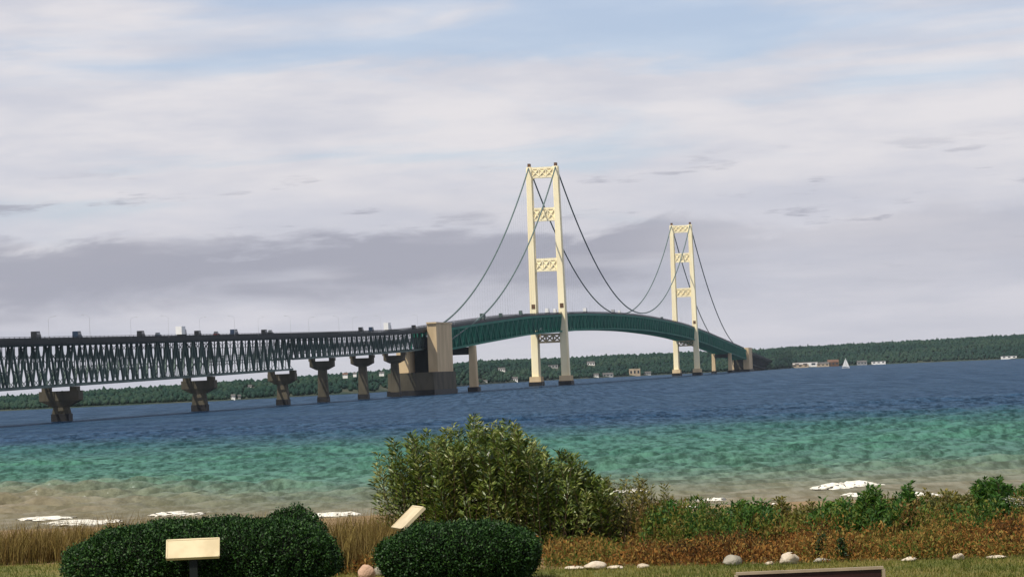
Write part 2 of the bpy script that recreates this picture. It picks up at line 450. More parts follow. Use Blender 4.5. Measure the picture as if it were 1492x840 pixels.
# towers
def tower(s):
    tw = empty('tower', B(s, 0, 0) - B(0, 0, 0), parent=BR)
    oc = lambda z: 11.4 - 1.25*z/168
    wh = lambda z: (2.95 - .75*z/168)          # half width of a leg
    ln = lambda z: 5.6 - 2.0*z/168             # half length of a leg along the bridge
    zs = [6.0, 30, 62, 92, 132, 163.5, 167.0]
    for sd in (-1, 1):
        v = []
        leg = MB()
        prof = []
        for z in zs:
            k = 1.0 if z < 165 else .92
            o, a, l = sd*oc(z), wh(z)*k, ln(z)*k
            # cruciform box section: inset corners give the leg its vertical lines
            c = .55
            prof.append([B(s-l, o-a+c, z), B(s-l, o+a-c, z), B(s-l+c*1.5, o+a-c, z), B(s-l+c*1.5, o+a, z), B(s+l-c*1.5, o+a, z), B(s+l-c*1.5, o+a-c, z),
                         B(s+l, o+a-c, z), B(s+l, o-a+c, z), B(s+l-c*1.5, o-a+c, z), B(s+l-c*1.5, o-a, z), B(s-l+c*1.5, o-a, z), B(s-l+c*1.5, o-a+c, z)])
        k = 12
        for i, pr in enumerate(prof):
            leg.v += [tuple(q) for q in pr]
            if i:
                for j in range(k):
                    a, b = (i-1)*k+j, (i-1)*k+(j+1) % k
                    leg.f.append((a, b, b+k, a+k))
        leg.f.append(tuple((len(prof)-1)*k+j for j in range(k)))
        leg.build('leg', M['ivory'], tw)
        cblk('leg_plinth', s-8, s+8, sd*11.4-4.3, sd*11.4+4.3, 3.2, 7.2, M['concrete'], tw, .2)
        cblk('waterline_base', s-9, s+9, sd*11.4-5.0, sd*11.4+5.0, -3, 3.2, M['wetbase'], tw)
        cblk('cable_saddle', s-2.6, s+2.6, sd*10.2-1.0, sd*10.2+1.0, 167.0, 169.6, M['brown'], tw)
        # opening in the leg face just above the roadway
        MB().hexa([B(s-ln(62)-.25, sd*oc(62)-1.4, zd(s)+3.2), B(s-ln(62)-.25, sd*oc(62)+1.4, zd(s)+3.2), B(s-ln(62)+.8, sd*oc(62)+1.4, zd(s)+3.2), B(s-ln(62)+.8, sd*oc(62)-1.4, zd(s)+3.2)],
                  [B(s-ln(62)-.2, sd*oc(65)-1.4, zd(s)+6.6), B(s-ln(62)-.2, sd*oc(65)+1.4, zd(s)+6.6), B(s-ln(62)+.8, sd*oc(65)+1.4, zd(s)+6.6), B(s-ln(62)+.8, sd*oc(65)-1.4, zd(s)+6.6)]).build('access_hatch', M['brown'], tw)
    def strut(z0, z1, arch, m, cells=3, solid=False, ch=1.5):
        st = MB(); l = 2.6
        i0, i1 = oc(z0)-wh(z0)+.05, oc(z1)-wh(z1)+.05
        a, b = i0, i1
        st.hexa([B(s-l, -a, z0), B(s-l, a, z0), B(s+l, a, z0), B(s+l, -a, z0)], [B(s-l, -a, z0+ch), B(s-l, a, z0+ch), B(s+l, a, z0+ch), B(s+l, -a, z0+ch)])
        st.hexa([B(s-l, -b, z1-ch), B(s-l, b, z1-ch), B(s+l, b, z1-ch), B(s+l, -b, z1-ch)], [B(s-l, -b, z1), B(s-l, b, z1), B(s+l, b, z1), B(s+l, -b, z1)])
        for d in (-l+.35, l-.35):
            for i in range(cells):
                x0, x1 = -b + 2*b*i/cells, -b + 2*b*(i+1)/cells
                st.bar(B(s+d, x0, z0+ch*.8), B(s+d, x1, z1-ch*.8), .7, 1.25, up=(DX, DY, 0))
                st.bar(B(s+d+.06, x0, z1-ch*.8), B(s+d+.06, x1, z0+ch*.8), .7, 1.25, up=(DX, DY, 0))
                st.bar(B(s+d+.03, x0, z0+ch*.6), B(s+d+.03, x0, z1-ch*.6), .66, 1.0, up=(DX, DY, 0))
        if solid:
            st.hexa([B(s-l+.55, -b, z0+ch*.5), B(s-l+.55, b, z0+ch*.5), B(s+l-.55, b, z0+ch*.5), B(s+l-.55, -b, z0+ch*.5)], [B(s-l+.55, -b, z1-ch*.5), B(s-l+.55, b, z1-ch*.5), B(s+l-.55, b, z1-ch*.5), B(s+l-.55, -b, z1-ch*.5)])
        if arch:       # curved knee brackets in the upper corners of the opening below
            for sd in (-1, 1):
                prev = None
                for k in range(6):
                    t0, t1 = k/6*math.pi/2, (k+1)/6*math.pi/2
                    h = arch
                    p = [(h*(1-math.sin(t)), h*(1-math.cos(t))) for t in (t0, t1)]
                    q0 = [B(s-l+.1, sd*(i0-p[0][0]*0), z0), B(s-l+.1, sd*(i0-p[1][0]*0), z0)]
                    x0, y0_, x1, y1_ = i0 - h + h*math.sin(t0), z0 - h + h*math.cos(t0), i0 - h + h*math.sin(t1), z0 - h + h*math.cos(t1)
                    st.hexa([B(s-l+.1, sd*x0, y0_), B(s-l+.1, sd*x1, y1_), B(s+l-.1, sd*x1, y1_), B(s+l-.1, sd*x0, y0_)],
                            [B(s-l+.1, sd*x0, z0+.1), B(s-l+.1, sd*(x1), z0+.1), B(s+l-.1, sd*(x1), z0+.1), B(s+l-.1, sd*x0, z0+.1)])
        st.build('cross_strut', m, tw)
    strut(158.4, 166.6, 2.2, M['ivory'], 3, True)
    strut(125.4, 135.6, 0, M['ivory'], 3, True)
    strut(87.0, 97.0, 0, M['ivory'], 3, True, 1.8)
    strut(32.5, 39.6, 0, M['concrete'], 3, False)
tower(0); tower(1158)

# main cables with hand-rope lines and suspenders
def zc(s):
    if s < 0:
        t = s/-428.0; return 167.4 + (45.0-167.4)*t - 4*17*t*(1-t) if t <= 1 else 45.0 - (t-1)*428*.118
    if s <= 1158: return 61.8 + (167.4-61.8)*((s-579)/579)**2
    t = (s-1158)/545.0; return 167.4 + (38.6-167.4)*t - 4*20*t*(1-t) if t <= 1 else 38.6 - (t-1)*545*.10
for sd in (-1, 1):
    ss = list(np.arange(-548, 0, 12)) + list(np.arange(0, 1158, 18)) + list(np.arange(1158, 1780, 14))
    MB().tube([B(s, sd*10.35, zc(s)) for s in ss], .56, 6).build('main_cable', M['cable'], BR)
    mb = MB()
    for s in np.arange(-420, 1700, 11.9):
        if abs(s) < 8 or abs(s-1158) < 8: continue
        if zc(s) > zd(s)+.3:
            mb.bar(B(s, sd*10.35, zd(s)-1.9), B(s, sd*10.35, zc(s)), .035, .035)
    tag(mb.build('suspender_ropes', M['cable'], BR), kind='stuff')
# lamp posts on both edges of the roadway
for i, s in enumerate(np.arange(-1455, 2000, 117)):
    if abs(s) < 30 or abs(s-1158) < 30: continue
    for sd in ((-1, 1) if s < -640 else (1,)):
        o = sd*(hw(s)-.6)
        lp = MB().tube([B(s, o, zd(s)-1.0), B(s, o, zd(s)+6.6), B(s, o-sd*.7, zd(s)+7.4), B(s, o-sd*2.2, zd(s)+7.6)], [.07, .055, .05, .05], 6)
        lp.bar(B(s, o-sd*2.0, zd(s)+7.6), B(s, o-sd*3.0, zd(s)+7.65), .3, .14)
        lp.build('lamp_post', M['lamp'], BR)

# ------------------------------------------------------------------ traffic on the roadway
def vehicle(name, label, cat, s, o, L, Wd, H, body, kind):
    zr = zd(s) - 1.0
    slope = math.atan((zd(s+10)-zd(s-10))/20)
    v = empty(name, B(s, o, zr)); tag(v, label, cat, 'traffic crossing the bridge')
    l, w = L/2, Wd/2
    def T(x, y, z): return B(s + x, o + y, zr + z + x*math.tan(slope))
    def sh(secs, nm, m, par=v):            # secs: (x, halfwidth, z0, z1)
        mb = MB()
        for i, (x, hw_, z0, z1, tin) in enumerate(secs):
            mb.v += [tuple(T(x, -hw_, z0)), tuple(T(x, hw_, z0)), tuple(T(x, hw_*tin, z1)), tuple(T(x, -hw_*tin, z1))]
            if i:
                for j in range(4):
                    a, b = (i-1)*4+j, (i-1)*4+(j+1) % 4
                    mb.f.append((a, b, b+4, a+4))
        k = len(secs)-1; mb.f.append((3, 2, 1, 0)); mb.f.append((k*4, k*4+1, k*4+2, k*4+3))
        return mb.build(nm, m, par)
    if kind == 'car':
        sh([(-l, w*.92, .35, H*.50, .95), (-l*.9, w, .3, H*.56, .95), (l*.35, w, .3, H*.58, .95), (l*.9, w, .3, H*.48, .92), (l, w*.9, .35, H*.42, .92)], 'body', body)
        sh([(-l*.88, w*.9, H*.55, H*.6, .9), (-l*.68, w*.9, H*.55, H*.97, .8), (l*.08, w*.9, H*.56, H, .8), (l*.42, w*.9, H*.55, H*.62, .9)], 'cabin', M['glass'])
        sh([(-l*.66, w*.72, H*.97, H*1.01, .95), (l*.06, w*.72, H*1.0, H*1.03, .95)], 'roof', body)
    elif kind == 'van':
        sh([(-l, w*.96, .4, H*.97, .94), (-l*.95, w, .35, H, .93), (l*.45, w, .35, H, .93), (l*.72, w, .35, H*.62, .93), (l, w*.93, .4, H*.5, .93)], 'body', body)
        MB().hexa([T(l*.47, -w*.85, H*.64), T(l*.47, w*.85, H*.64), T(l*.78, w*.85, H*.6), T(l*.78, -w*.85, H*.6)], [T(l*.45, -w*.82, H*.95), T(l*.45, w*.82, H*.95), T(l*.52, w*.82, H*.93), T(l*.52, -w*.82, H*.93)]).build('windscreen', M['glass'], v)
        for sd in (-1, 1):
            MB().hexa([T(-l*.8, sd*w*.965, H*.6), T(l*.4, sd*w*.965, H*.6), T(l*.4, sd*w*1.005, H*.6), T(-l*.8, sd*w*1.005, H*.6)], [T(-l*.8, sd*w*.94, H*.85), T(l*.4, sd*w*.94, H*.85), T(l*.4, sd*w*.975, H*.85), T(-l*.8, sd*w*.975, H*.85)]).build('side_window', M['glass'], v)
    else:       # box truck
        sh([(-l, w, 1.0, H, 1), (l*.45, w, 1.0, H, 1)], 'cargo_box', body)
        sh([(l*.5, w*.95, .5, H*.72, .95), (l*.85, w*.95, .5, H*.7, .92), (l, w*.92, .5, H*.42, .92)], 'cab', M['white'] if body is not M['white'] else M['black'])
        sh([(-l*.98, w*.6, .6, .98, 1), (l*.5, w*.6, .6, .98, 1)], 'chassis', M['rubber'])
    wr = .34 if kind == 'car' else (.38 if kind == 'van' else .5)
    for fx in (-.6, .62):
        for sd in (-1, 1):
            mb = MB(); n = 10
            ring = [(math.cos(2*math.pi*k/n)*wr, math.sin(2*math.pi*k/n)*wr) for k in range(n)]
            for y in (sd*w*1.01, sd*(w-.24)):
                mb.v += [tuple(T(fx*l + a, y, wr + b)) for a, b in ring]
            mb.f = [(k, (k+1) % n, n+(k+1) % n, n+k) for k in range(n)] + [tuple(range(n))[::-1], tuple(range(n, 2*n))]
            mb.build('wheel', M['rubber'], v)
    return v
red = weathered('dull_red_paint', (.16, .03, .025), None, .5, .4)
silver = weathered('silver_paint', (.42, .43, .45), None, .5, .3)
blue = weathered('dark_blue_paint', (.03, .05, .09), None, .5, .4)
def s_at(px, o=5.0):
    lo, hi = -1800, 1700
    for _ in range(40):
        m_ = (lo+hi)/2; p = B(m_, o, zd(m_)); q = camo.matrix_world.inverted() @ p
        if 746 + FPX*q.x/-q.z < px: lo = m_
        else: hi = m_
    return m_
for px, kd, L, Wd, H, b, lab, cat in [
    (51, 'van', 6.2, 2.1, 2.9, M['black'], 'black high-roofed van on the approach roadway above the stoutest pier', 'van'),
    (111, 'van', 6.0, 2.1, 2.8, blue, 'dark blue van on the roadway just past the stoutest pier', 'van'),
    (204, 'van', 5.6, 2.0, 2.7, M['black'], 'black van alone on the roadway midway between the two stout piers', 'van'),
    (229, 'car', 4.6, 1.85, 1.9, blue, 'dark blue car following ahead of a black van on the approach roadway', 'car'),
    (263, 'truck', 9.0, 2.5, 4.3, M['white'], 'white box truck on the roadway just before the second stout pier', 'truck'),
    (287, 'van', 5.4, 2.0, 2.5, M['black'], 'black van just ahead of a white box truck over the second stout pier', 'van'),
    (314, 'car', 4.7, 1.9, 2.0, red, 'dull red car on the approach roadway ahead of a black van', 'car'),
    (340, 'van', 7.2, 2.2, 2.8, blue, 'long dark blue van on the deep grey truss span', 'van'),
    (384, 'van', 5.4, 2.0, 2.5, M['black'], 'black van above the last panels of the deep grey truss', 'van'),
    (393, 'car', 4.8, 1.9, 2.2, M['black'], 'black car close behind a black van at the end of the deep truss', 'car'),
    (525, 'van', 5.6, 2.0, 2.8, M['black'], 'black van on the shallow truss over a slim pier', 'van'),
    (540, 'van', 5.4, 2.0, 2.7, blue, 'dark blue van behind the white truck near the concrete anchorage', 'van'),
    (564, 'truck', 10.5, 2.5, 4.8, M['white'], 'tall white box truck approaching the concrete anchorage', 'truck'),
    (602, 'van', 5.4, 2.0, 2.8, M['black'], 'black van on the roadway beside the anchorage shaft', 'van'),
    (703, 'truck', 11.0, 2.6, 4.6, M['steel'], 'dark grey box truck climbing the green side span', 'truck'),
    (729, 'van', 6.0, 2.1, 3.2, M['steel'], 'dark grey van climbing towards the tower next to the grey approach behind a grey truck', 'van'),
    (758, 'van', 6.0, 2.1, 3.4, M['steel'], 'dark grey van reaching the ivory tower next to the grey approach', 'van'),
    (797, 'truck', 9.0, 2.5, 4.2, M['white'], 'white box truck between the legs of the tower next to the grey approach', 'truck'),
    (808, 'van', 6.5, 2.2, 3.6, M['white'], 'white van behind the box truck at the tower next to the grey approach', 'van'),
    (852, 'truck', 9.0, 2.5, 4.0, M['white'], 'white box truck on the main span close to the tower next to the grey approach', 'truck'),
    (893, 'truck', 11.0, 2.5, 3.6, silver, 'silver box truck near the middle of the main span', 'truck'),
    (902, 'van', 6.0, 2.1, 3.0, M['white'], 'white van at the middle of the main span', 'van'),
    (964, 'van', 6.5, 2.2, 3.2, M['steel'], 'dark grey van descending towards the tower next to the far shore', 'van')]:
    vehicle({'van': 'van', 'car': 'car', 'truck': 'box_truck'}[kd], lab, cat, s_at(px), 5.4, L, Wd, H, b, kd)

# ------------------------------------------------------------------ water of the strait
def water():
    ys = [222.0]
    while ys[-1] < 26000:
        y = ys[-1]; ys.append(y + (max(.42, y*.00155) if y < 800 else y*(.003 + .012*min(1, (y-800)/1500))))
    ys = np.array(ys); nc = 520
    tn = np.linspace(-.27, .27, nc)
    X = ys[:, None]*tn[None, :]; Y = np.repeat(ys[:, None], nc, 1)
    Z = np.zeros_like(X); r = np.random.default_rng(3)
    for k in range(46):
        lam = 1.3*(9.0/1.3)**r.random()
        th = r.normal(math.radians(-62), .42)            # wind waves running in towards the beach
        kx, ky = math.cos(th)*2*math.pi/lam, math.sin(th)*2*math.pi/lam
        ph = r.random()*6.28
        amp = .0150*lam**.9
        fade = np.clip((lam/np.gradient(ys) - 2.5)/3, 0, 1)[:, None]
        Z += amp*fade*np.sin(kx*X + ky*Y + ph + .6*np.sin(X*.021 + Y*.013 + k))
    patch = .75 + .5*np.sin(X*.05 + 1.3*np.sin(Y*.021))*np.sin(Y*.037 + 2*np.sin(X*.017))
    Z = Z*patch; Z = Z + .25*np.maximum(Z, 0)**1.0
    calm = np.clip((Y-246)/70, .22, 1); Z *= calm
    V = np.stack([X, Y, Z], -1).reshape(-1, 3)
    a = (np.arange(len(ys)-1)[:, None]*nc + np.arange(nc-1)[None, :]).ravel()
    F = np.stack([a, a+1, a+nc+1, a+nc], 1)
    m, t, b = mat('strait_water')
    t.nodes.remove(b)
    g = N('ShaderNodeNewGeometry', t); sp = N('ShaderNodeSeparateXYZ', t); link(g.outputs['Position'], sp.inputs[0], t)
    x, y = sp.outputs[0], sp.outputs[1]
    nA = noise(scaled(g.outputs['Position'], (.35, 1, 1), tree=t), .02, 4, .55, t)
    nB = noise(scaled(g.outputs['Position'], (.13, 1, 1), (40, 3, 0), tree=t), .07, 4, .5, t)
    # lake bed: sand shelf by the beach, turquoise shelf, then the drop-off
    yj = mth('ADD', y, mth('MULTIPLY', mth('SUBTRACT', nA, .5), 240, tree=t), tree=t)
    yl = mth('ADD', yj, mth('MULTIPLY', smooth(x, 0, -140, t), -75, tree=t), tree=t)
    deep = smooth(yl, 530, 800, t)
    ys_ = mth('ADD', mth('ADD', y, mth('MULTIPLY', mth('SUBTRACT', nB, .5), 34, tree=t), tree=t), mth('MULTIPLY', smooth(x, -15, -55, t), -62, tree=t), tree=t)
    shelf = smooth(ys_, 250, 355, t)
    turq = mixc(smooth(nB, .35, .65, t), (.048, .138, .096), (.036, .104, .080), t)
    turq = mixc(smooth(yl, 300, 560, t), mixc(.5, turq, (.12, .14, .10), t), turq, t)
    sand = mixc(smooth(nB, .4, .6, t), (.195, .160, .100), (.155, .135, .080), t)
    blue_ = mixc(smooth(nA, .35, .65, t), (.012, .037, .078), (.020, .050, .092), t)
    c = mixc(deep, mixc(shelf, sand, turq, t), blue_, t)
    bp = N('ShaderNodeBump', t); bp.inputs['Strength'].default_value = 1.0; bp.inputs['Distance'].default_value = .5
    hgt = mth('ADD', noise(scaled(g.outputs['Position'], (.6, 1, 1), tree=t), .55, 5, .62, t), mth('MULTIPLY', noise(scaled(g.outputs['Position'], (.5, 1, 1), (9, 2, 0), tree=t), .11, 5, .6, t), 3.0, tree=t), tree=t)
    link(hgt, bp.inputs['Height'], t)
    # chop: light and dark of wave faces put into the colour as flecks, plus wind patches
    ch1 = noise(scaled(g.outputs['Position'], (.80, .17, 1), (3, 7, 0), tree=t), 1.0, 4, .65, t)
    ch2 = noise(scaled(g.outputs['Position'], (.40, .045, 1), (13, 1, 0), tree=t), 1.0, 4, .7, t)
    ch3 = noise(scaled(g.outputs['Position'], (.33, .008, 1), (5, 21, 0), tree=t), 1.0, 3, .75, t)
    ch2 = mixc(smooth(y, 700, 1500, t), ch2, ch3, t)
    chop_shade = mixc(smooth(y, 330, 800, t, .22, .58), ch1, ch2, t)
    dk = N('ShaderNodeMix', t, data_type='RGBA', blend_type='MULTIPLY'); dk.inputs[0].default_value = 1
    link(c, dk.inputs[6], t)
    cv = N('ShaderNodeCombineColor', t); lv = mth('ADD', mth('MULTIPLY', mth('SUBTRACT', smooth(chop_shade, .38, .62, t, .55, 1.42), 1.0, tree=t), smooth(shelf, 0, 1, t, .38, 1.0), tree=t), 1.0, tree=t)
    for q in range(3): link(lv, cv.inputs[q], t)
    link(cv.outputs[0], dk.inputs[7], t)
    df = N('ShaderNodeBsdfDiffuse', t); link(dk.outputs[2], df.inputs[0], t); link(bp.outputs[0], df.inputs['Normal'], t)
    gl = N('ShaderNodeBsdfGlossy', t); gl.inputs['Roughness'].default_value = .2; gl.inputs[0].default_value = (.85, .92, 1, 1); link(bp.outputs[0], gl.inputs['Normal'], t)
    fr_ = N('ShaderNodeFresnel', t); fr_.inputs['IOR'].default_value = 1.33; link(bp.outputs[0], fr_.inputs['Normal'], t)
    mx = N('ShaderNodeMixShader', t)
    link(mth('MULTIPLY', mth('ADD', mth('MULTIPLY', fr_.outputs[0], .17, tree=t), .01, tree=t), smooth(chop_shade, .35, .66, t, .35, 1.6), tree=t), mx.inputs[0], t)
    link(df.outputs[0], mx.inputs[1], t); link(gl.outputs[0], mx.inputs[2], t)
    link(mx.outputs[0], t.nodes['Material Output'].inputs[0], t)
    o = np_mesh('water', V, F, m, smooth=True); tag(o, kind='structure')
    return o
WATER = water()
foam_m = weathered('foam', (.82, .79, .70), (.55, .52, .43), 1.5, .9, bump=.6)
def foam(x0, y0, x1, y1, hgt):
    """ragged rolling crest of a breaking wave between two points of the water"""
    a, b = px_on(x0, y0), px_on(x1, y1); n = max(8, int((b-a).length/.22)); k = 9
    d = (b-a).normalized(); nr = Vector((d.y, -d.x, 0))
    if nr.y > 0: nr = -nr
    V = []; r = np.random.default_rng(int(x0*7+y0))
    ph = r.random(4)*6.28
    for i in range(n+1):
        t = i/n; e = min(1, 4*t, 4*(1-t))**.6
        w = (.85 + .12*math.sin(t*13+ph[0]) + .16*r.normal())*e
        bend = .5*math.sin(t*3.2+ph[1])
        c = a.lerp(b, t) + nr*bend
        for j in range(k):
            u = j/(k-1)
            f = nr*((5.0*(u-.5)*(e+.1)) * (1.0 if u < .5 else .5) + .35*r.normal())
            h = math.sin(math.pi*u**.8)*hgt*.62*max(.1, w) + r.normal()*.03*e + .02
            V.append(c + f + Vector((0, 0, h)))
    F = [(i*k+j, i*k+j+1, (i+1)*k+j+1, (i+1)*k+j) for i in range(n) for j in range(k-1)]
    mb = MB(); mb.v = [tuple(v) for v in V]; mb.f = F
    mb.build('foam_crest', foam_m, WATER, smooth=True)
for f in [(27, 756, 78, 757, .28), (70, 761, 128, 765, .34), (158, 760, 176, 759, .2), (214, 751, 264, 750, .36), (266, 750, 297, 749, .2), (462, 753, 512, 748, .3),
          (898, 718, 946, 715, .34), (951, 710, 958, 710, .25), (1010, 730, 1062, 728, .3), (962, 744, 982, 743, .22), (1003, 741, 1022, 740, .24),
          (1186, 713, 1292, 706, .62), (1228, 723, 1270, 721, .26), (1330, 722, 1360, 720, .28), (1118, 738, 1140, 737, .25)]:
    foam(*f)

# ------------------------------------------------------------------ far shore: wooded hills, houses
SH = [(-700, 2150, 10), (-332, 2150, 9.0), (-197, 2290, 14), (-120, 2560, 17.5), (-70, 2950, 23), (-33, 3600, 27.5), (45, 4150, 29), (195, 4500, 30), (380, 4900, 31), (455, 5450, 36), (650, 5500, 38), (850, 5300, 40), (1400, 5000, 44)]
shx = np.array([p[0] for p in SH], float); shy = np.array([p[1] for p in SH], float); shh = np.array([p[2] for p in SH], float)
def hill():
    u = np.linspace(-700, 1400, 260); v = np.array([0, 6, 30, 80, 160, 260, 380, 520, 700, 1000, 2200])
    hv = np.array([-1.5, .6, .10, .28, .52, .78, .96, 1.0, .97, .9, .5])
    nz = lambda a: .5*np.sin(a*.011+1) + .3*np.sin(a*.027) + .2*np.sin(a*.061+2)
    yy = np.interp(u, shx, shy); hh = np.interp(u, shx, shh) - 4.5
    V = []
    for i in range(len(u)):
        for j in range(len(v)):
            dirx = u[i]/yy[i]
            y = yy[i] + v[j]
            h = hv[j] if j < 2 else max(.8, hv[j]*(hh[i] + 1.2*nz(u[i] + v[j]*.7)))
            V.append((u[i] + dirx*v[j], y, h))
    n = len(v)
    F = np.array([(i*n+j, i*n+n+j, i*n+n+j+1, i*n+j+1) for i in range(len(u)-1) for j in range(n-1)])
    return np.array(V), F, u, v, n
hV, hF, hu, hvv, hn = hill()
m_land = weathered('wooded_ground', (.018, .036, .02), (.05, .055, .035), .02, .95)
LAND = np_mesh('far_hills', hV, hF, m_land, smooth=True); tag(LAND, kind='structure')
# beach strip colour comes from its own thin sheet of pale shingle along the waterline
def hill_pt(x, back):
    i = np.interp(x, hu, np.arange(len(hu))); j = np.interp(back, hvv, np.arange(hn))
    i0, j0 = np.minimum(i.astype(int), len(hu)-2), np.minimum(j.astype(int), hn-2); a, b = (i-i0)[:, None], (j-j0)[:, None]
    G = hV.reshape(len(hu), hn, 3)
    return (G[i0, j0]*(1-a)*(1-b) + G[i0+1, j0]*a*(1-b) + G[i0, j0+1]*(1-a)*b + G[i0+1, j0+1]*a*b)
import bmesh
def ico(sub):
    bm = bmesh.new(); bmesh.ops.create_icosphere(bm, subdivisions=sub, radius=1)
    v = np.array([q.co[:] for q in bm.verts]); f = np.array([[q.index for q in p.verts] for p in bm.faces]); bm.free()
    return v, f
def forest():
    r = np.random.default_rng(11); n = 38000
    x = r.uniform(-690, 1390, n)
    keep = (np.abs(x/np.interp(x, shx, shy)) < .24); x = x[keep]; n = len(x)
    back = 12 + 560*r.random(n)**1.15
    P = hill_pt(x, back)
    k_ = np.ones(n, bool)
    for (hx, hy, hw2) in CLEAR: k_ &= ~((np.abs(P[:, 0] - hx*P[:, 1]/hy) < hw2) & (P[:, 1] < hy + 7) & (P[:, 1] > hy - 75))
    P = P[k_]; x = x[k_]; back = back[k_]; n = len(x)
    iv, iff = ico(1); k = len(iv)
    rad = r.uniform(1.5, 3.5, n)*np.interp(P[:, 1], [2000, 5000], [.62, 1.0]); ht = rad*r.uniform(.8, 1.4, n)
    con = r.random(n) < .06
    V = iv[None]*(1 + r.normal(0, .16, (n, k, 1)))
    V[..., 2] = np.where(con[:, None] & (V[..., 2] > .3), V[..., 2]*1.35, V[..., 2])
    V = V*np.stack([rad*np.where(con, .7, 1), rad*np.where(con, .7, 1), ht], 1)[:, None, :]
    V = V + P[:, None, :] + np.stack([0*ht, 0*ht, ht*.72], 1)[:, None, :]
    F = (iff[None] + (np.arange(n)*k)[:, None, None]).reshape(-1, 3)
    clump = .5 + .5*np.sin(x*.02 + 2*np.sin(back*.02))
    c = np.clip(.55*r.random(n) + .45*clump, 0, 1)
    m = leafmat('forest_leaves', [(.010, .028, .023), (.018, .041, .030), (.032, .056, .036)], .8, 0, .05)
    o = np_mesh('forest', V.reshape(-1, 3), F, m, rnd=np.repeat(c, k)); tag(o, 'dense green woods covering the hills of the far shore', 'forest', kind='stuff')
CLEAR = []
def ray_hill(px, py):
    tb = shx/shy; p1 = at(px, py, 1.0); tx, tz = p1.x, p1.z - EYE
    u = np.interp(tx, tb, shx); y0_ = float(np.interp(u, shx, shy))
    for bk in np.arange(7, 600, 4.0):
        y = y0_ + bk; h = hill_pt(np.array([u]), np.array([bk]))[0, 2]
        if EYE + tz*y <= h: return y
    return y0_ + 60
def house(px, py, wpx, hpx, dist, label, wall, roof, kind='gable', cat='house', grp='buildings on the far shore', rz=0.0, nwin=3):
    dist = ray_hill(px, py); p = at(px, py, dist); sc = FPX/dist
    p.z = max(p.z, .9); w, h = wpx/sc, hpx/sc; d = min(w*.6, 9)
    CLEAR.append((p.x, p.y, w/2 + 1.5))
    e = empty('far_building' if cat == 'building' else 'far_house', (p.x, p.y, p.z), rz); tag(e, label, cat, grp)
    wh_ = h*.62 if kind == 'gable' else h*.88
    mb = MB().box(-w/2, w/2, -d/2, d/2, -1.5, wh_); mb.build('wall', wall, e, local=True)
    rf = MB()
    if kind == 'gable':
        o = .3
        rf.add([(-w/2-o, -d/2-o, wh_-.05), (w/2+o, -d/2-o, wh_-.05), (w/2+o, d/2+o, wh_-.05), (-w/2-o, d/2+o, wh_-.05), (-w/2-o, 0, h), (w/2+o, 0, h)],
               [(0, 1, 5, 4), (2, 3, 4, 5), (0, 4, 3), (1, 2, 5), (3, 2, 1, 0)])
    else:
        rf.box(-w/2-.2, w/2+.2, -d/2-.2, d/2+.2, wh_, h)
    rf.build('roof', roof, e, local=True)
    for i in range(nwin):
        x = -w/2 + w*(i+.5)/nwin
        MB().box(x-w*.08, x+w*.08, -d/2-.06, -d/2+.1, wh_*.35, wh_*.8).build('window', M['glass'], e, local=True)
    return e
WHT = weathered('white_siding', (.82, .80, .76), (.7, .68, .64), .3, .8)
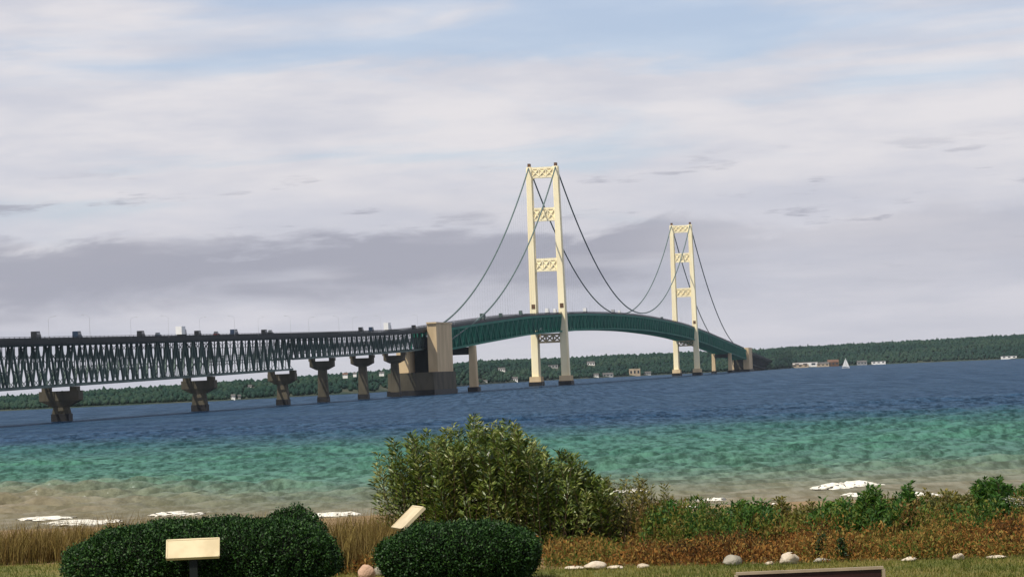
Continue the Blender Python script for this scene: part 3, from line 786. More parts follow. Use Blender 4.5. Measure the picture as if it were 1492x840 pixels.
for a in [
    (340, 584, 5.5, 7, 2262, 'small white cottage on the far waterline behind a deep grey truss span', WHT, M['roofgrey'], 'gable'),
    (349, 583, 4.0, 6, 2265, 'tiny grey cottage beside the white waterline cottage under the truss', M['greywall'], M['roofgrey'], 'gable'),
    (364, 565, 6, 5, 2420, 'white house among trees behind the deep truss span', WHT, M['roofgrey'], 'gable'),
    (503, 548, 7, 5, 2800, 'white hillside house between the slim piers, browner roof', WHT, M['roofbrown'], 'gable'),
    (517, 546, 5, 4, 2820, 'small white hillside house close to the slimmest pier', WHT, M['roofgrey'], 'gable'),
    (556, 545, 7, 4, 3000, 'pale house on the hill just before the concrete anchorage', WHT, M['roofgrey'], 'gable'),
    (573, 543, 6, 4, 3020, 'pale tan house beside the anchorage on the hill', M['tanwall'], M['roofgrey'], 'gable'),
    (707, 557, 6, 4, 3700, 'white cabin near the water behind the slim cable column', WHT, M['roofgrey'], 'gable'),
    (731, 541, 10, 6, 4180, 'white house high on the wooded hill seen beneath the green side span', WHT, M['roofgrey'], 'gable'),
    (750, 557, 9, 7, 4010, 'white house with steep roof at the waterline before the tower next to the grey approach', WHT, M['roofgrey'], 'gable'),
    (806, 536, 14, 5, 4330, 'long dull grey building on the hill between the tower next to the grey approach legs', M['greywall'], M['roofgrey'], 'flat', 'building'),
    (861, 532, 11, 6, 4450, 'white house on the wooded hill below the main span', WHT, M['roofgrey'], 'gable'),
    (869, 551, 7, 6, 4300, 'small white waterfront house below the main span', WHT, M['roofgrey'], 'gable'),
    (886, 550.5, 15, 6, 4330, 'low pale waterfront building beside the small white house', M['greywall'], M['roofgrey'], 'gable', 'building'),
    (925, 549, 16, 10, 4460, 'large flat-roofed tan block on the far waterfront beneath the main span', M['tanwall'], M['tanwall'], 'flat', 'building'),
    (944, 548, 9, 5, 4500, 'low grey shed beside the large tan waterfront block', M['greywall'], M['roofgrey'], 'gable', 'building'),
    (1173, 534, 36, 7, 5560, 'long white waterfront hall at the far end of the bridge', WHT, M['roofgrey'], 'flat', 'building'),
    (1166, 538.5, 24, 4, 5490, 'low pinkish tan waterfront shed below the long white hall', M['tanwall'], M['roofbrown'], 'flat', 'building'),
    (1199, 537, 18, 6, 5500, 'tan waterfront building between the white hall and brown building', M['tanwall'], M['roofgrey'], 'gable', 'building'),
    (1214, 535, 16, 9, 5540, 'brown gabled building facing the white sailboat, brown roofed', M['brown'], M['roofbrown'], 'gable', 'building'),
    (1256, 533.5, 14, 6, 5530, 'grey waterfront building beside the low white shed facing the sailboat', M['greywall'], M['roofgrey'], 'gable', 'building'),
    (1280, 532.5, 20, 4, 5480, 'low white waterfront shed at the end of the far town', WHT, M['roofgrey'], 'flat', 'building'),
    (1470, 524.2, 22, 4, 5220, 'lone low white building on the wooded shore away from the town', WHT, M['roofgrey'], 'flat', 'building')]:
    house(*a)
forest()
# sailboat
p = px_on(1232, 536.0); bt = empty('sailboat', (p.x, p.y, 0)); tag(bt, 'white sailboat under sail off the far shore town', 'sailboat')
mb = MB(); secs = [(-4.2, .9, 1.0), (-2, 1.3, .95), (1.5, 1.25, 1.05), (4.0, .5, 1.25), (4.9, .05, 1.4)]
for i, (x, w, z) in enumerate(secs):
    mb.v += [(x, -w, z), (x, -w*.6, -.4), (x, w*.6, -.4), (x, w, z)]
    if i: mb.f += [((i-1)*4+j, (i-1)*4+(j+1) % 4, i*4+(j+1) % 4, i*4+j) for j in range(4)]
mb.f += [(3, 2, 1, 0), (16, 17, 18, 19)]
mb.build('hull', M['white'], bt, local=True)
MB().tube([(.6, 0, 1), (.6, 0, 12.4)], [.09, .05], 6).build('mast', M['lamp'], bt, local=True)
def sail(pts, nm):
    b = MB(); c = [Vector(q) for q in pts]; n = Vector((0, -.03, 0))
    b.add([q - n for q in c] + [q + n for q in c], [(0, 1, 2), (5, 4, 3), (0, 3, 4, 1), (1, 4, 5, 2), (2, 5, 3, 0)])
    b.build(nm, M['white'], bt, local=True)
sail([(.5, .0, 1.9), (.5, 0, 12.2), (-4.0, -.7, 1.9)], 'mainsail'); sail([(4.6, 0, 1.6), (.75, 0, 11.2), (.9, -.8, 1.7)], 'jib')

# ------------------------------------------------------------------ near ground
LAWN = 7.86
ex = np.array([-60, -9, -5, -3.2, -1.6, -.5, 1, 3, 8, 60.]); ey = np.array([47, 46.9, 46.6, 44.5, 40.8, 40.6, 40.5, 39.8, 38.6, 38.])
def edge(x): return np.interp(x, ex, ey)
def ground_z(x, y):
    t = np.maximum(y - edge(x), 0)
    z = np.interp(t, [0, 3, 9, 16, 40, 80, 155, 206, 225], [7.86, 7.84, 7.45, 6.6, 4.3, 2.5, .95, .0, -1.2])
    return z + np.where(t > .5, .05*np.sin(x*1.9+y*.7)*np.sin(y*1.3-x*.4), 0)
def sheet(name, xs, rows, m, lift=0.0):
    X = np.repeat(xs[None], len(rows(0.0)), 0); Y = np.stack([rows(x) for x in xs], 1)
    V = np.stack([X, Y, ground_z(X, Y) + lift], -1).reshape(-1, 3); nc = len(xs)
    a = (np.arange(X.shape[0]-1)[:, None]*nc + np.arange(nc-1)[None]).ravel()
    return tag(np_mesh(name, V, np.stack([a, a+1, a+nc+1, a+nc], 1), m, smooth=True), kind='structure')
xs = np.concatenate([np.linspace(-140, -12, 20), np.linspace(-11.5, 11.5, 140), np.linspace(12, 140, 20)])
m_lawn = weathered('lawn_soil', (.095, .105, .022), (.15, .12, .03), .9, .95, stretch=(1, 1, 1))
m_bank = weathered('sandy_bank', (.27, .19, .10), (.16, .10, .045), .7, .95, bump=.5, stretch=(1, 1, 1))
sheet('lawn', xs, lambda x: np.concatenate([np.linspace(-40, 30, 8), np.linspace(32, edge(x), 30)]), m_lawn)
sheet('shore_bank', xs, lambda x: edge(x) + np.concatenate([np.linspace(0, 12, 40), np.linspace(12.6, 225, 60)]), m_bank)

# ------------------------------------------------------------------ foliage makers
def cards(P, D, Nn, L, Wd, fold=.18):
    D = unit(D); S = unit(np.cross(D, Nn)); Nn = np.cross(S, D)
    L = np.asarray(L)[:, None]; Wd = np.asarray(Wd)[:, None]
    mid = P + D*L*.45
    V = np.stack([P, mid + S*Wd*.5 + Nn*Wd*fold, P + D*L - Nn*L*.06, mid - S*Wd*.5 + Nn*Wd*fold], 1)
    n = len(P); F = np.arange(n*4).reshape(n, 4)
    return V.reshape(-1, 3), F
def blades(P, H, lean, Wd, r):
    """curved grass blades: (n) base points, heights, lean vectors"""
    n = len(P); a = r.uniform(0, 6.28, n); S = np.stack([np.cos(a), np.sin(a), 0*a], 1)*Wd[:, None]*.5
    up = np.array([0, 0, 1.0])
    m1 = P + up*(H*.55)[:, None] + lean*(H*.22)[:, None]; tip = P + up*H[:, None] + lean*(H*.75)[:, None]
    V = np.stack([P - S, P + S, m1 + S*.75, m1 - S*.75, tip], 1).reshape(-1, 3)
    b = np.arange(n)*5
    return V, [np.stack([b, b+1, b+2, b+3], 1), np.stack([b+3, b+2, b+4], 1)]
def shrub(name, label, cat, base_c, rx, ry, env, nst, per, leaf, lm, sm, group=None, lean=(0, 0), seed=1, low=.15, stemr=.007, spread=.25, droop=.2):
    """many stems rising from an oval clump; env(x) gives the crown height above ground at world x"""
    r = np.random.default_rng(seed)
    gz = float(ground_z(np.array(base_c[0]), np.array(base_c[1])))
    e = empty(name, (base_c[0], base_c[1], gz)); tag(e, label, cat, group)
    mb = MB(); PP, DD, NN, LL, CC = [], [], [], [], []
    for i in range(nst):
        a, q = r.uniform(0, 6.28), math.sqrt(r.random())
        bx, by = base_c[0] + .86*rx*q*math.cos(a), base_c[1] + ry*q*math.sin(a)
        tx = bx + r.normal(0, spread) + lean[0]; ty = by + r.normal(0, spread) + lean[1]
        h = env(tx)
        if h <= .05: continue
        h *= r.uniform(.50, 1.0)**.7 * math.sqrt(max(.12, 1 - .55*(abs(ty-base_c[1])/(ry+.3))**2))
        b = np.array([bx, by, float(ground_z(np.array(bx), np.array(by)))-.03]); tp = np.array([tx, ty, gz + h]); cm = (b+tp)/2 + np.array([r.normal(0, .05), r.normal(0, .05), h*.12])
        ts = np.linspace(0, 1, 7); C = ((1-ts)**2)[:, None]*b + (2*ts*(1-ts))[:, None]*cm + (ts**2)[:, None]*tp
        mb.tube(C, [stemr*(1.1-t*.8) for t in ts], 3)
        n = r.poisson(per*h/1.2) + 3
        t = low + (1-low)*r.random(n)**.8
        Q = ((1-t)**2)[:, None]*b + (2*t*(1-t))[:, None]*cm + (t**2)[:, None]*tp
        T = unit(2*(1-t)[:, None]*(cm-b) + 2*t[:, None]*(tp-cm))
        rd = unit(r.normal(0, 1, (n, 3))); side = unit(rd - (rd*T).sum(1)[:, None]*T)
        off = r.random(n)**.7*.16*(1.15-t)
        PP.append(Q + side*off[:, None]); DD.append(unit(T*.75 + side*.8 + np.array([0, 0, -droop]))); NN.append(unit(r.normal(0, .6, (n, 3)) + np.array([-.2, -.2, .8]))); LL.append(leaf[0]*r.uniform(.6, 1.25, n)); CC.append(np.clip(r.normal(.46, .2) + r.normal(0, .2, n), 0, 1))
    mb.build('stems', sm, e)
    P, D, Q, L = map(np.concatenate, (PP, DD, NN, LL))
    V, F = cards(P, D, Q, L, L*leaf[1])
    rnd = np.repeat(np.concatenate(CC), 4)
    tag(np_mesh('foliage', V, F, lm, e, rnd=rnd), kind='stuff')
    return e
M['willow'] = leafmat('willow_leaves', [(.022, .045, .006), (.065, .110, .011), (.145, .185, .026), (.30, .31, .10)], .40, .16, .5)
M['stem'] = weathered('twig_bark', (.09, .06, .035), None, 4, .9)
M['shrubleaf'] = leafmat('shrub_leaves', [(.022, .070, .012), (.045, .125, .016), (.12, .18, .025)], .5, .3, .3)
M['shrubyellow'] = leafmat('yellowing_leaves', [(.06, .075, .015), (.13, .13, .025), (.24, .19, .04)], .5, .3, .3)
M['hedge'] = leafmat('hedge_leaves', [(.005, .017, .004), (.014, .050, .007), (.050, .115, .018)], .55, .05, .25)
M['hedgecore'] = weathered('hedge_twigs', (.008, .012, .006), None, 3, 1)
M['rust'] = leafmat('rust_weeds', [(.050, .030, .012), (.145, .060, .018), (.27, .125, .03), (.28, .19, .055), (.115, .115, .022), (.05, .085, .014)], .8, .25, .1)
M['drygrass'] = leafmat('dry_grass', [(.05, .032, .012), (.135, .085, .026), (.22, .17, .05), (.34, .25, .10)], .8, .25, .1)
M['lawnblade'] = leafmat('lawn_blades', [(.07, .095, .015), (.13, .14, .025), (.23, .19, .05)], .7, .3, .2)

def hor(px): return HOR - ROLL*(px-746)
def envpx(pts, dist, gz):
    """crown outline from points (px column, px row) at a given distance, as height over world x"""
    q = [at(a, b, dist) for a, b in pts]
    X = np.array([v.x for v in q]); Z = np.array([v.z for v in q]) - gz
    return lambda x: float(np.interp(x, X, Z, left=0, right=0))
D0 = 44.6
# large willow
gz = float(ground_z(np.array(0.), np.array(D0)))
env = envpx([(528, 790), (540, 660), (556, 632), (600, 622), (645, 618), (668, 604), (690, 594), (712, 606), (745, 606), (775, 632), (815, 650), (852, 664), (872, 690), (900, 702), (930, 716), (958, 735), (985, 790)], D0, gz)
cx = at(735, 760, D0).x
shrub('willow_bush', 'large grey-green willow bush with upright shoots on the lawn edge behind a clipped hedge', 'bush', (cx, D0), 1.95, .85, env, 430, 125, (.085, .27), M['willow'], M['stem'], seed=5, low=.06, spread=.17, lean=(-.05, 0))
# clipped hedges
def hedge(name, label, c, a, b, cc, n, seed, top=2.3, nn=3.0, group=None, m='hedge'):
    """rounded clipped hedge: dense leaf shell round a twiggy core"""
    r = np.random.default_rng(seed)
    e = empty(name, (c[0], c[1], float(ground_z(np.array(c[0]), np.array(c[1]))))); tag(e, label, 'hedge', group)
    z0 = e.location.z
    def surf(th, ph, k=1.0):
        cs = lambda t, p: np.sign(np.cos(t))*np.abs(np.cos(t))**p
        sn = lambda t, p: np.sign(np.sin(t))*np.abs(np.sin(t))**p
        lump = 1 + .035*np.sin(th*7+ph*5+seed) + .025*np.sin(th*17-ph*9)
        x = a*cs(ph, 2/top)*cs(th, 2/nn); y = b*cs(ph, 2/top)*sn(th, 2/nn); z = cc*sn(ph, 2/top)
        return np.stack([c[0] + x*k*lump, c[1] + y*k*lump, z0 + cc*.92 + z*k*lump], -1)
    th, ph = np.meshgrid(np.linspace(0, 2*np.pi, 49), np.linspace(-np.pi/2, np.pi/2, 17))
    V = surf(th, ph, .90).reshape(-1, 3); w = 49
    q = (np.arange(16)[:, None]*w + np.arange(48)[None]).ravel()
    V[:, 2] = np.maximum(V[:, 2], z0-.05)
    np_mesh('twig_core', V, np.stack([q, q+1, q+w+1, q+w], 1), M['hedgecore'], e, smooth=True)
    # even sampling: random directions projected on to the shape, thinned by area
    dv = unit(r.normal(0, 1, (n*5, 3))*[a, b, cc]); q0 = np.abs(dv)/[a, b, cc]
    rad = ((q0[:, 0]**nn + q0[:, 1]**nn)**(top/nn) + q0[:, 2]**top)**(-1/top)
    u = dv*rad[:, None]; w_ = np.abs(u)/[a, b, cc]
    xy = (w_[:, 0]**nn + w_[:, 1]**nn + 1e-9)
    nr = unit(np.stack([np.sign(u[:, 0])*xy**(top/nn-1)*w_[:, 0]**(nn-1)/a, np.sign(u[:, 1])*xy**(top/nn-1)*w_[:, 1]**(nn-1)/b, np.sign(u[:, 2])*w_[:, 2]**(top-1)/cc], 1))
    lump = 1 + .03*np.sin(u[:, 0]*9+u[:, 2]*7+seed) + .02*np.sin(u[:, 0]*23-u[:, 2]*17+u[:, 1]*11)
    P0 = np.array([c[0], c[1], z0 + cc*.92]) + u*lump[:, None]
    pdf = ((dv/[a, b, cc])**2).sum(1)**-1.5
    wgt = rad**2/np.maximum((nr*dv).sum(1), .1)/pdf; pr = np.clip(wgt/np.percentile(wgt, 85), .02, 1)
    k = (r.random(len(dv)) < pr) & (P0[:, 2] > z0) & (nr[:, 1] < .75)
    P0, nr = P0[k][:n], nr[k][:n]; n = len(P0)
    P0 = P0 - nr*(r.random(n)**1.4*.10 - .025 - .035*(r.random(n) < .12))[:, None]
    D = unit(nr*r.uniform(.2, 1.2, n)[:, None] + r.normal(0, .7, (n, 3)) + np.array([0, 0, .35]))
    L = r.uniform(.022, .045, n)
    V, F = cards(P0 - D*L[:, None]*.4, D, unit(nr*.35 + [0, 0, .8] + r.normal(0, .45, (n, 3))), L, L*.55)
    tag(np_mesh('foliage', V, F, M[m], e, rnd=np.repeat(np.clip(r.normal(.45, .25, n), 0, 1), 4)), kind='stuff')
    return e
hd = 38.3
hp = at(297, 812, hd)
hedge('clipped_hedge', 'long low clipped dark green hedge behind the tilted plaque facing the lawn', (hp.x, hd), 1.56, .78, .445, 60000, 21)
hp = at(671, 812, 38.6)
hedge('clipped_hedge', 'short clipped dark green hedge in front of the big willow bush', (hp.x, 38.6), .93, .62, .355, 36000, 22, nn=3.4)
hp = at(425, 770, 41.6)
hedge('round_shrub', 'dark rounded shrub peeping over the end of the long hedge', (hp.x, 41.6), .44, .40, .43, 9000, 23, nn=2.2, top=2.0)
bpy.data.objects['round_shrub']['category'] = 'shrub'
# leafy shrubs along the bank on the right
def dome(px, w, top, d, nm, lab, mkey, nst, per, leaf, seed, grp='leafy shrubs along the bank', lean=(.02, 0), ry=.5):
    c = at(px, 780, d); sc = FPX/d; g = float(ground_z(np.array(c.x), np.array(d))); hw_ = w/2/sc
    zt = at(px, top, d).z - g
    r = np.random.default_rng(seed); xsn = np.linspace(-1, 1, 13); hh = zt*np.sqrt(np.maximum(0, 1-np.abs(xsn)**2.5))*(1 + r.normal(0, .13, 13)); hh[0] = hh[-1] = 0
    X = c.x + xsn*hw_*1.12
    shrub(nm, lab, 'shrub', (c.x, d), hw_, ry, lambda x: float(np.interp(x, X, hh, left=0, right=0)), nst, per, leaf, M[mkey], M['stem'], group=grp, seed=seed, spread=.10, stemr=.005, lean=lean, low=.05)
for a in [
    (915, 134, 696, 44.6, 'leafy_shrub', 'thin yellow-green shrub trailing off the side of the willow', 'shrubyellow', 119, 69, (.06, .30), 31),
    (978, 69, 734, 44.2, 'leafy_shrub', 'bright green leafy weed clump touching the thin yellow-green shrub by the willow', 'shrubleaf', 81, 138, (.075, .42), 32),
    (1040, 78, 738, 45.2, 'leafy_shrub', 'sparse yellow-green clump behind the domed pale stone', 'shrubyellow', 74, 103, (.06, .36), 33),
    (1098, 85, 728, 44.4, 'leafy_shrub', 'upright green leafy clump between yellow clumps behind the roundest pale boulder', 'shrubleaf', 98, 149, (.08, .40), 34),
    (1158, 94, 729, 45.0, 'leafy_shrub', 'green and yellow shrub behind rust weeds and the roundest pale boulder', 'shrubyellow', 95, 126, (.065, .38), 35),
    (1225, 103, 724, 44.6, 'leafy_shrub', 'green shrub rising behind the two dark weed stalks', 'shrubleaf', 112, 143, (.08, .40), 36),
    (1296, 116, 710, 44.0, 'leafy_shrub', 'tall dark green shrub of the bank, standing above the flat cream stone', 'shrubleaf', 153, 149, (.08, .40), 37),
    (1372, 112, 718, 45.4, 'leafy_shrub', 'yellow-green shrub between the two tallest green shrubs', 'shrubyellow', 125, 132, (.065, .38), 38),
    (1438, 123, 704, 45.8, 'leafy_shrub', 'dense green shrub climbing the bank behind the rust weeds', 'shrubleaf', 153, 149, (.08, .40), 39),
    (1500, 112, 696, 46.0, 'leafy_shrub', 'tallest dense green shrub on the bank with white flower heads', 'shrubleaf', 153, 149, (.08, .40), 40)]:
    dome(a[0], int(a[1]*1.15), *a[2:])
# white umbel flower heads on the last shrub and the middle one
fm = leafmat('white_petals', [(.5, .5, .42), (.75, .74, .66)], .8, .2, .1)
def umbel(px, py, d, parent):
    r = np.random.default_rng(int(px)); c = np.array(at(px, py, d)); n = 90
    P = c + np.stack([r.normal(0, .07, n), r.normal(0, .07, n), r.normal(0, .02, n)], 1)
    V, F = cards(P, r.normal(0, 1, (n, 3))*[1, 1, .3], np.tile([0, 0, 1.], (n, 1)), np.full(n, .025), np.full(n, .02))
    tag(np_mesh('flower_head', V, F, fm, parent, rnd=np.repeat(r.random(n), 4)), kind='stuff')
par = [o for o in bpy.data.objects if o.get('label', '').endswith('white flower heads')][0]
for q in ((1472, 727), (1484, 734), (1490, 726)): umbel(*q, 45.4, par)

# ------------------------------------------------------------------ rust weeds, dry grass, lawn blades
def scatter(n, fx, seed):
    r = np.random.default_rng(seed); P = fx(r, n); P[:, 2] = ground_z(P[:, 0], P[:, 1]); return r, P
def rust_weeds():
    r = np.random.default_rng(51); Vs, Fs, Rn = [], [], []; base = 0
    cl = []
    for k in range(520):
        px = r.uniform(780, 1500); x = (px-746)/FPX*43
        d = edge(np.array(x)) + .12 + r.random()**1.3*3.4
        cl.append((x*d/43, float(d), r.uniform(.10, .26), r.choice([.05, .09, .14, .20, .28])*r.uniform(.8, 1.25)*(1.5 if 1345 < px < 1470 else 1.35 if 1130 < px < 1230 else 1)))
    for k in range(26):
        cl.append((r.uniform(-1.95, -1.55), r.uniform(40.9, 43), .15, r.uniform(.15, .35)))
    for x, d, w, h in cl:
        n = int(60 + 330*h)
        P = np.stack([x + r.normal(0, w, n), d + r.normal(0, w, n), np.zeros(n)], 1); g = ground_z(P[:, 0], P[:, 1])
        rr = np.hypot(P[:, 0]-x, P[:, 1]-d)/w
        P[:, 2] = g + h*np.clip(1.1-.3*rr, .2, 1)*r.random(n)**.65
        D = unit(r.normal(0, .7, (n, 3)) + [0, 0, .8]); L = r.uniform(.025, .065, n)
        V, F = cards(P, D, unit(r.normal(0, 1, (n, 3))), L, L*.42)
        Vs.append(V); Fs.append(F + base); base += len(V); mu = .42 + .26*math.sin(x*1.7+1.2*math.sin(d*1.9)) + r.normal(0, .16); Rn.append(np.repeat(np.clip(r.normal(mu, .17, n), 0, 1), 4))
    o = np_mesh('rust_weeds', np.concatenate(Vs), np.concatenate(Fs), M['rust'], rnd=np.concatenate(Rn))
    tag(o, 'low rust and ochre weeds carpeting the bank beyond the lawn', 'weeds', kind='stuff')
rust_weeds()
def bank_weeds():
    r = np.random.default_rng(57); Vs, Fs, Rn = [], [], []; base = 0
    for k in range(1050):
        px = r.uniform(900, 1520); d = r.uniform(42.6, 48.5); x = (px-746)/FPX*d
        h = r.uniform(.22, .62)*(1.0 + .25*math.sin(px*.021)) * (1.3 if px > 1370 else 1); n = int(90*h) + 12
        t = r.random(n)**.8; lx, ly = r.normal(.06, .12), r.normal(0, .1)
        P = np.stack([x + lx*t + r.normal(0, .035, n), d + ly*t + r.normal(0, .035, n), float(ground_z(np.array(x), np.array(d))) + h*t], 1)
        D = unit(r.normal(0, .6, (n, 3)) + [0, 0, .9]); L = r.uniform(.03, .085, n)
        V, F = cards(P, D, unit(r.normal(0, .7, (n, 3)) + [-.2, -.3, .6]), L, L*r.uniform(.22, .45))
        Vs.append(V); Fs.append(F + base); base += len(V)
        mu = .58 + .3*math.sin(px*.033 + d) + r.normal(0, .2); Rn.append(np.repeat(np.clip(r.normal(mu, .15, n), 0, 1), 4))
    m_ = leafmat('bank_weed_leaves', [(.12, .065, .02), (.20, .15, .035), (.13, .14, .02), (.05, .11, .014), (.02, .06, .010)], .6, .25, .2)
    tag(np_mesh('bank_weeds', np.concatenate(Vs), np.concatenate(Fs), m_, rnd=np.concatenate(Rn)), 'mixed green and yellow weeds growing between the shrubs of the bank', 'weeds', kind='stuff')
bank_weeds()
def grass_patch(name, label, xr, dr, n, hr, wd, mkey, seed, lean, cat='grass'):
    r = np.random.default_rng(seed); nt_ = max(1, n//22)
    tx, td = r.uniform(*xr, nt_), r.uniform(*dr, nt_); th = r.uniform(.55, 1.1, nt_); i = r.integers(0, nt_, n)
    P = np.stack([tx[i] + r.normal(0, .055, n), td[i] + r.normal(0, .055, n), np.zeros(n)], 1); P[:, 2] = ground_z(P[:, 0], P[:, 1]) - .01
    H = r.uniform(*hr, n)*th[i]; ln = np.stack([r.normal(lean, .35, n), r.normal(0, .35, n), 0*H], 1)
    V, F = blades(P, H, ln, r.uniform(.6, 1.3, n)*wd, r)
    o = np_mesh(name, V, F, M[mkey], rnd=np.repeat(np.clip(r.normal(.5, .25, n), 0, 1), 5)); tag(o, label, cat, kind='stuff')
grass_patch('beach_grass', 'brown dry beach grass growing on the bank behind the long hedge', (-8.5, -3.0), (46.8, 51), 17000, (.25, .62), .012, 'drygrass', 61, .12)
grass_patch('beach_grass', 'tall tan dry grass growing between the two clipped hedges', (-2.55, -1.70), (41.2, 45.5), 5200, (.30, .72), .012, 'drygrass', 62, .1)
grass_patch('beach_grass', 'dry tan and ochre grass among the shrubs of the stony bank', (.2, 8.5), (40.8, 50), 9000, (.10, .38), .010, 'drygrass', 63, .18)
def lawn_grass():
    r = np.random.default_rng(71); n = 60000
    x = r.uniform(-8.5, 8.5, n); d = 33.5 + (edge(x)+.15 - 33.5)*r.random(n)
    P = np.stack([x, d, ground_z(x, d)-.005], 1); H = r.uniform(.025, .065, n)
    V, F = blades(P, H, np.stack([r.normal(0, .5, n), r.normal(0, .5, n), 0*H], 1), np.full(n, .009), r)
    c = np.clip(.5 + .3*np.sin(x*2.1+np.sin(d*1.7)) + r.normal(0, .2, n), 0, 1)
    tag(np_mesh('lawn_grass', V, F, M['lawnblade'], rnd=np.repeat(c, 5)), 'short olive lawn grass in front of the bank', 'grass', kind='stuff')
lawn_grass()

# ------------------------------------------------------------------ stones
st_m = weathered('pale_stone', (.62, .54, .42), (.42, .35, .26), 6, .9, bump=.4, stretch=(1, 1, 1))
st_p = weathered('pinkish_stone', (.55, .36, .25), (.40, .26, .18), 5, .9, bump=.4, stretch=(1, 1, 1))
st_g = weathered('grey_stone', (.34, .31, .25), (.24, .22, .17), 5, .9, bump=.4, stretch=(1, 1, 1))
def stone(px, py, wpx, hpx, label, m, seed, flat=1.0):
    """py is the row of the stone's foot on the ground"""
    p = px_on(px, py, LAWN); sc = FPX/p.y; r = np.random.default_rng(seed)
    v, f = ico(3); v = v.copy()
    for k in range(7):
        nn = unit(r.normal(0, 1, 3)); off = r.uniform(.62, .9); d = v@nn; v = v - np.maximum(d-off, 0)[:, None]*nn*.85
    v *= (1 + .05*np.sin(v@r.normal(0, 4, 3)) + .03*np.sin(v@r.normal(0, 9, 3)))[:, None]
    w, h = wpx/sc, hpx/sc
    v = v*[w/2, w*.4, h*.62]; v[:, 2] += h*.40; v[:, 2] = np.maximum(v[:, 2], -.03)
    a = r.uniform(-.4, .4); c, s_ = math.cos(a), math.sin(a)
    v = v@np.array([[c, s_, 0], [-s_, c, 0], [0, 0, 1]])
    o = np_mesh('stone', v, f, m, smooth=True); o.location = (p.x, p.y, float(ground_z(np.array(p.x), np.array(p.y))))
    tag(o, label, 'stone', 'stones edging the lawn')
for i, a in enumerate([
    (868, 829, 36, 12, 'pale pointed stone in a row of flat stones beside the short hedge', st_m),
    (838, 829, 30, 6, 'flat pale stone beside the pointed one, next to the short hedge', st_m),
    (897, 828, 26, 5, 'thin flat pale stone on the far side of the pointed stone', st_m),
    (937, 827, 20, 7, 'small low buff stone alone between the flat row and the domed stone', st_m),
    (1066, 823, 32, 15, 'dull domed grey-buff stone behind the framed sign panel', st_g),
    (1150, 821, 29, 17, 'bright rounded cream boulder, the largest edging the lawn', st_m),
    (1196, 819, 28, 7, 'low dull grey stone between two dark weed stalks', st_g),
    (1326, 817, 27, 7, 'flat cream stone between the framed sign panel and small upright stone', st_m),
    (1397, 815, 18, 10, 'small bright upright cream stone among rust weeds', st_m),
    (1452, 813, 34, 5, 'long thin flat pale stone beyond the small upright one', st_m),
    (1122, 822, 14, 5, 'tiny pale stone beside the largest cream boulder', st_m),
    (535, 843, 26, 22, 'pinkish stone at the foot of the dry grass between the hedges', st_p),
    (552, 838, 14, 14, 'small grey stone touching the pinkish stone', st_g)]):
    stone(*a, seed=80+i)

# dark dried weed stalks
def stalk(px, top, foot, label, seed):
    b = px_on(px, foot, LAWN); b.z = float(ground_z(np.array(b.x), np.array(b.y))); h = (foot-top)/(FPX/b.y); r = np.random.default_rng(seed)
    e = empty('weed_stalk', b); tag(e, label, 'plant', 'dark weed stalks on the bank')
    tp = (.03*r.normal(), 0, h)
    MB().tube([(0, 0, -.02), (.01, 0, h*.5), tp], [.009, .008, .005], 5).build('stem', M['stem'], e, local=True)
    n = 190; t = r.random(n); P = np.stack([tp[0]*t + r.normal(0, .028, n), r.normal(0, .028, n), h*(.25+.75*t)], 1)
    V, F = cards(P, r.normal(0, 1, (n, 3)) + [0, 0, .5], unit(r.normal(0, 1, (n, 3))), np.full(n, .04), np.full(n, .02))
    np_mesh('leaves', V, F, M['hedge'], e, rnd=np.repeat(r.random(n)*.5, 4), off=(0, 0, 0))
stalk(1192, 778, 817, 'leaning dark weed stalk over the low grey stone', 3)
stalk(1229, 784, 818, 'short dark weed stalk with a bushy foot beside rust weeds', 5)

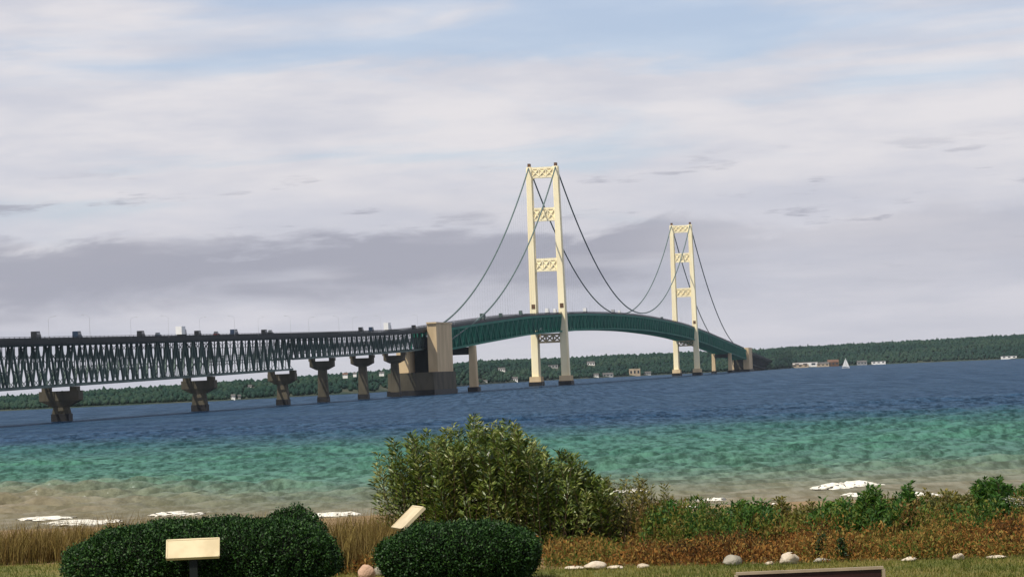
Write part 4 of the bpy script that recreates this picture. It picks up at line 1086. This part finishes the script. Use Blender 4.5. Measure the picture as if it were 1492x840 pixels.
# ------------------------------------------------------------------ plaques and the framed panel
plq = weathered('brushed_plaque', (.62, .52, .33), (.50, .41, .25), 3, .45, stretch=(1, 1, 1))
def plaque(px, py, d, wid, dep, tilt, rz, label):
    """tilted reading plaque on a dark post; (px,py) is the middle of its face"""
    c = at(px, py, d); g = float(ground_z(np.array(c.x), np.array(d)))
    e = empty('plaque', (c.x, c.y, g), rz); tag(e, label, 'plaque', 'tilted plaques at the hedges')
    h = c.z - g; ct, st = math.cos(tilt), math.sin(tilt)
    def T(x, u, n): return (x, u*ct - n*st, h + u*st + n*ct)
    def slab(x0, x1, u0, u1, n0, n1):
        return MB().hexa([T(x0, u0, n0), T(x1, u0, n0), T(x1, u1, n0), T(x0, u1, n0)], [T(x0, u0, n1), T(x1, u0, n1), T(x1, u1, n1), T(x0, u1, n1)])
    w, u = wid/2, dep/2
    slab(-w, w, -u, u, -.035, -.004).build('backing_board', M['dark'], e, local=True)
    slab(-w+.008, w-.008, -u+.008, u-.008, -.004, .004).build('face_plate', plq, e, local=True)
    rim = MB()
    for q in ((-w, w, -u-.006, -u+.012), (-w, w, u-.012, u+.006), (-w-.006, -w+.012, -u, u), (w-.012, w+.006, -u, u)): 
        b = slab(*q, -.03, .009); rim.add(b.v, b.f)
    rim.build('rim', plq, e, local=True)
    MB().box(-.045, .045, -.045, .045, -.1, h-.05).build('post', M['dark'], e, local=True)
plaque(281, 798, 37.35, .59, .27, R(46), R(2), 'pale tilted plaque standing against the front of the long hedge')
plaque(594, 753, 39.75, .62, .36, R(42), R(-76), 'pale tilted plaque turned side-on at the end of the short hedge')
# framed low panel
pm = weathered('maroon_panel', (.035, .012, .012), (.022, .010, .010), 4, .35, stretch=(1, 1, 1))
fr = weathered('pale_frame', (.34, .27, .19), (.25, .20, .14), 4, .6, stretch=(1, 1, 1))
c0_, c1_ = at(1072, 828.5, 30.0), at(1287, 828.5, 30.0)
pc = (c0_ + c1_)/2; pw = (c1_.x - c0_.x)/2; g = LAWN
e = empty('sign_panel', (pc.x, 30.0, g)); tag(e, 'low dark maroon sign panel in a pale frame on the lawn', 'sign')
h = pc.z - g
MB().box(-pw+.02, pw-.02, -.012, .012, h-.50, h-.022).build('panel', pm, e, local=True)
MB().box(-pw, pw, -.03, .03, h-.024, h).build('frame_rail', fr, e, local=True)
MB().box(-pw, pw, -.03, .03, h-.53, h-.50).build('frame_rail', fr, e, local=True)
for sd in (-1, 1):
    MB().box(sd*pw-.014, sd*pw+.014, -.028, .028, h-.50, h-.024).build('frame_stile', fr, e, local=True)
    MB().box(sd*(pw-.15)-.04, sd*(pw-.15)+.04, .02, .09, -.15, h-.06).build('post', M['dark'], e, local=True)

# ------------------------------------------------------------------ air over the strait
hz = MB().box(-1900, 2600, -60, 9200, -4.0, 174.5).build('haze', None)
hm = bpy.data.materials.new('haze_air'); hm.use_nodes = True; ht_ = hm.node_tree; ht_.nodes.clear()
pv = N('ShaderNodeVolumePrincipled', ht_); pv.inputs['Color'].default_value = (.74, .86, 1.0, 1); pv.inputs['Density'].default_value = 1.3e-5; pv.inputs['Anisotropy'].default_value = .2
ho = N('ShaderNodeOutputMaterial', ht_); link(pv.outputs[0], ho.inputs['Volume'], ht_)
hz.data.materials.append(hm); tag(hz, kind='stuff')
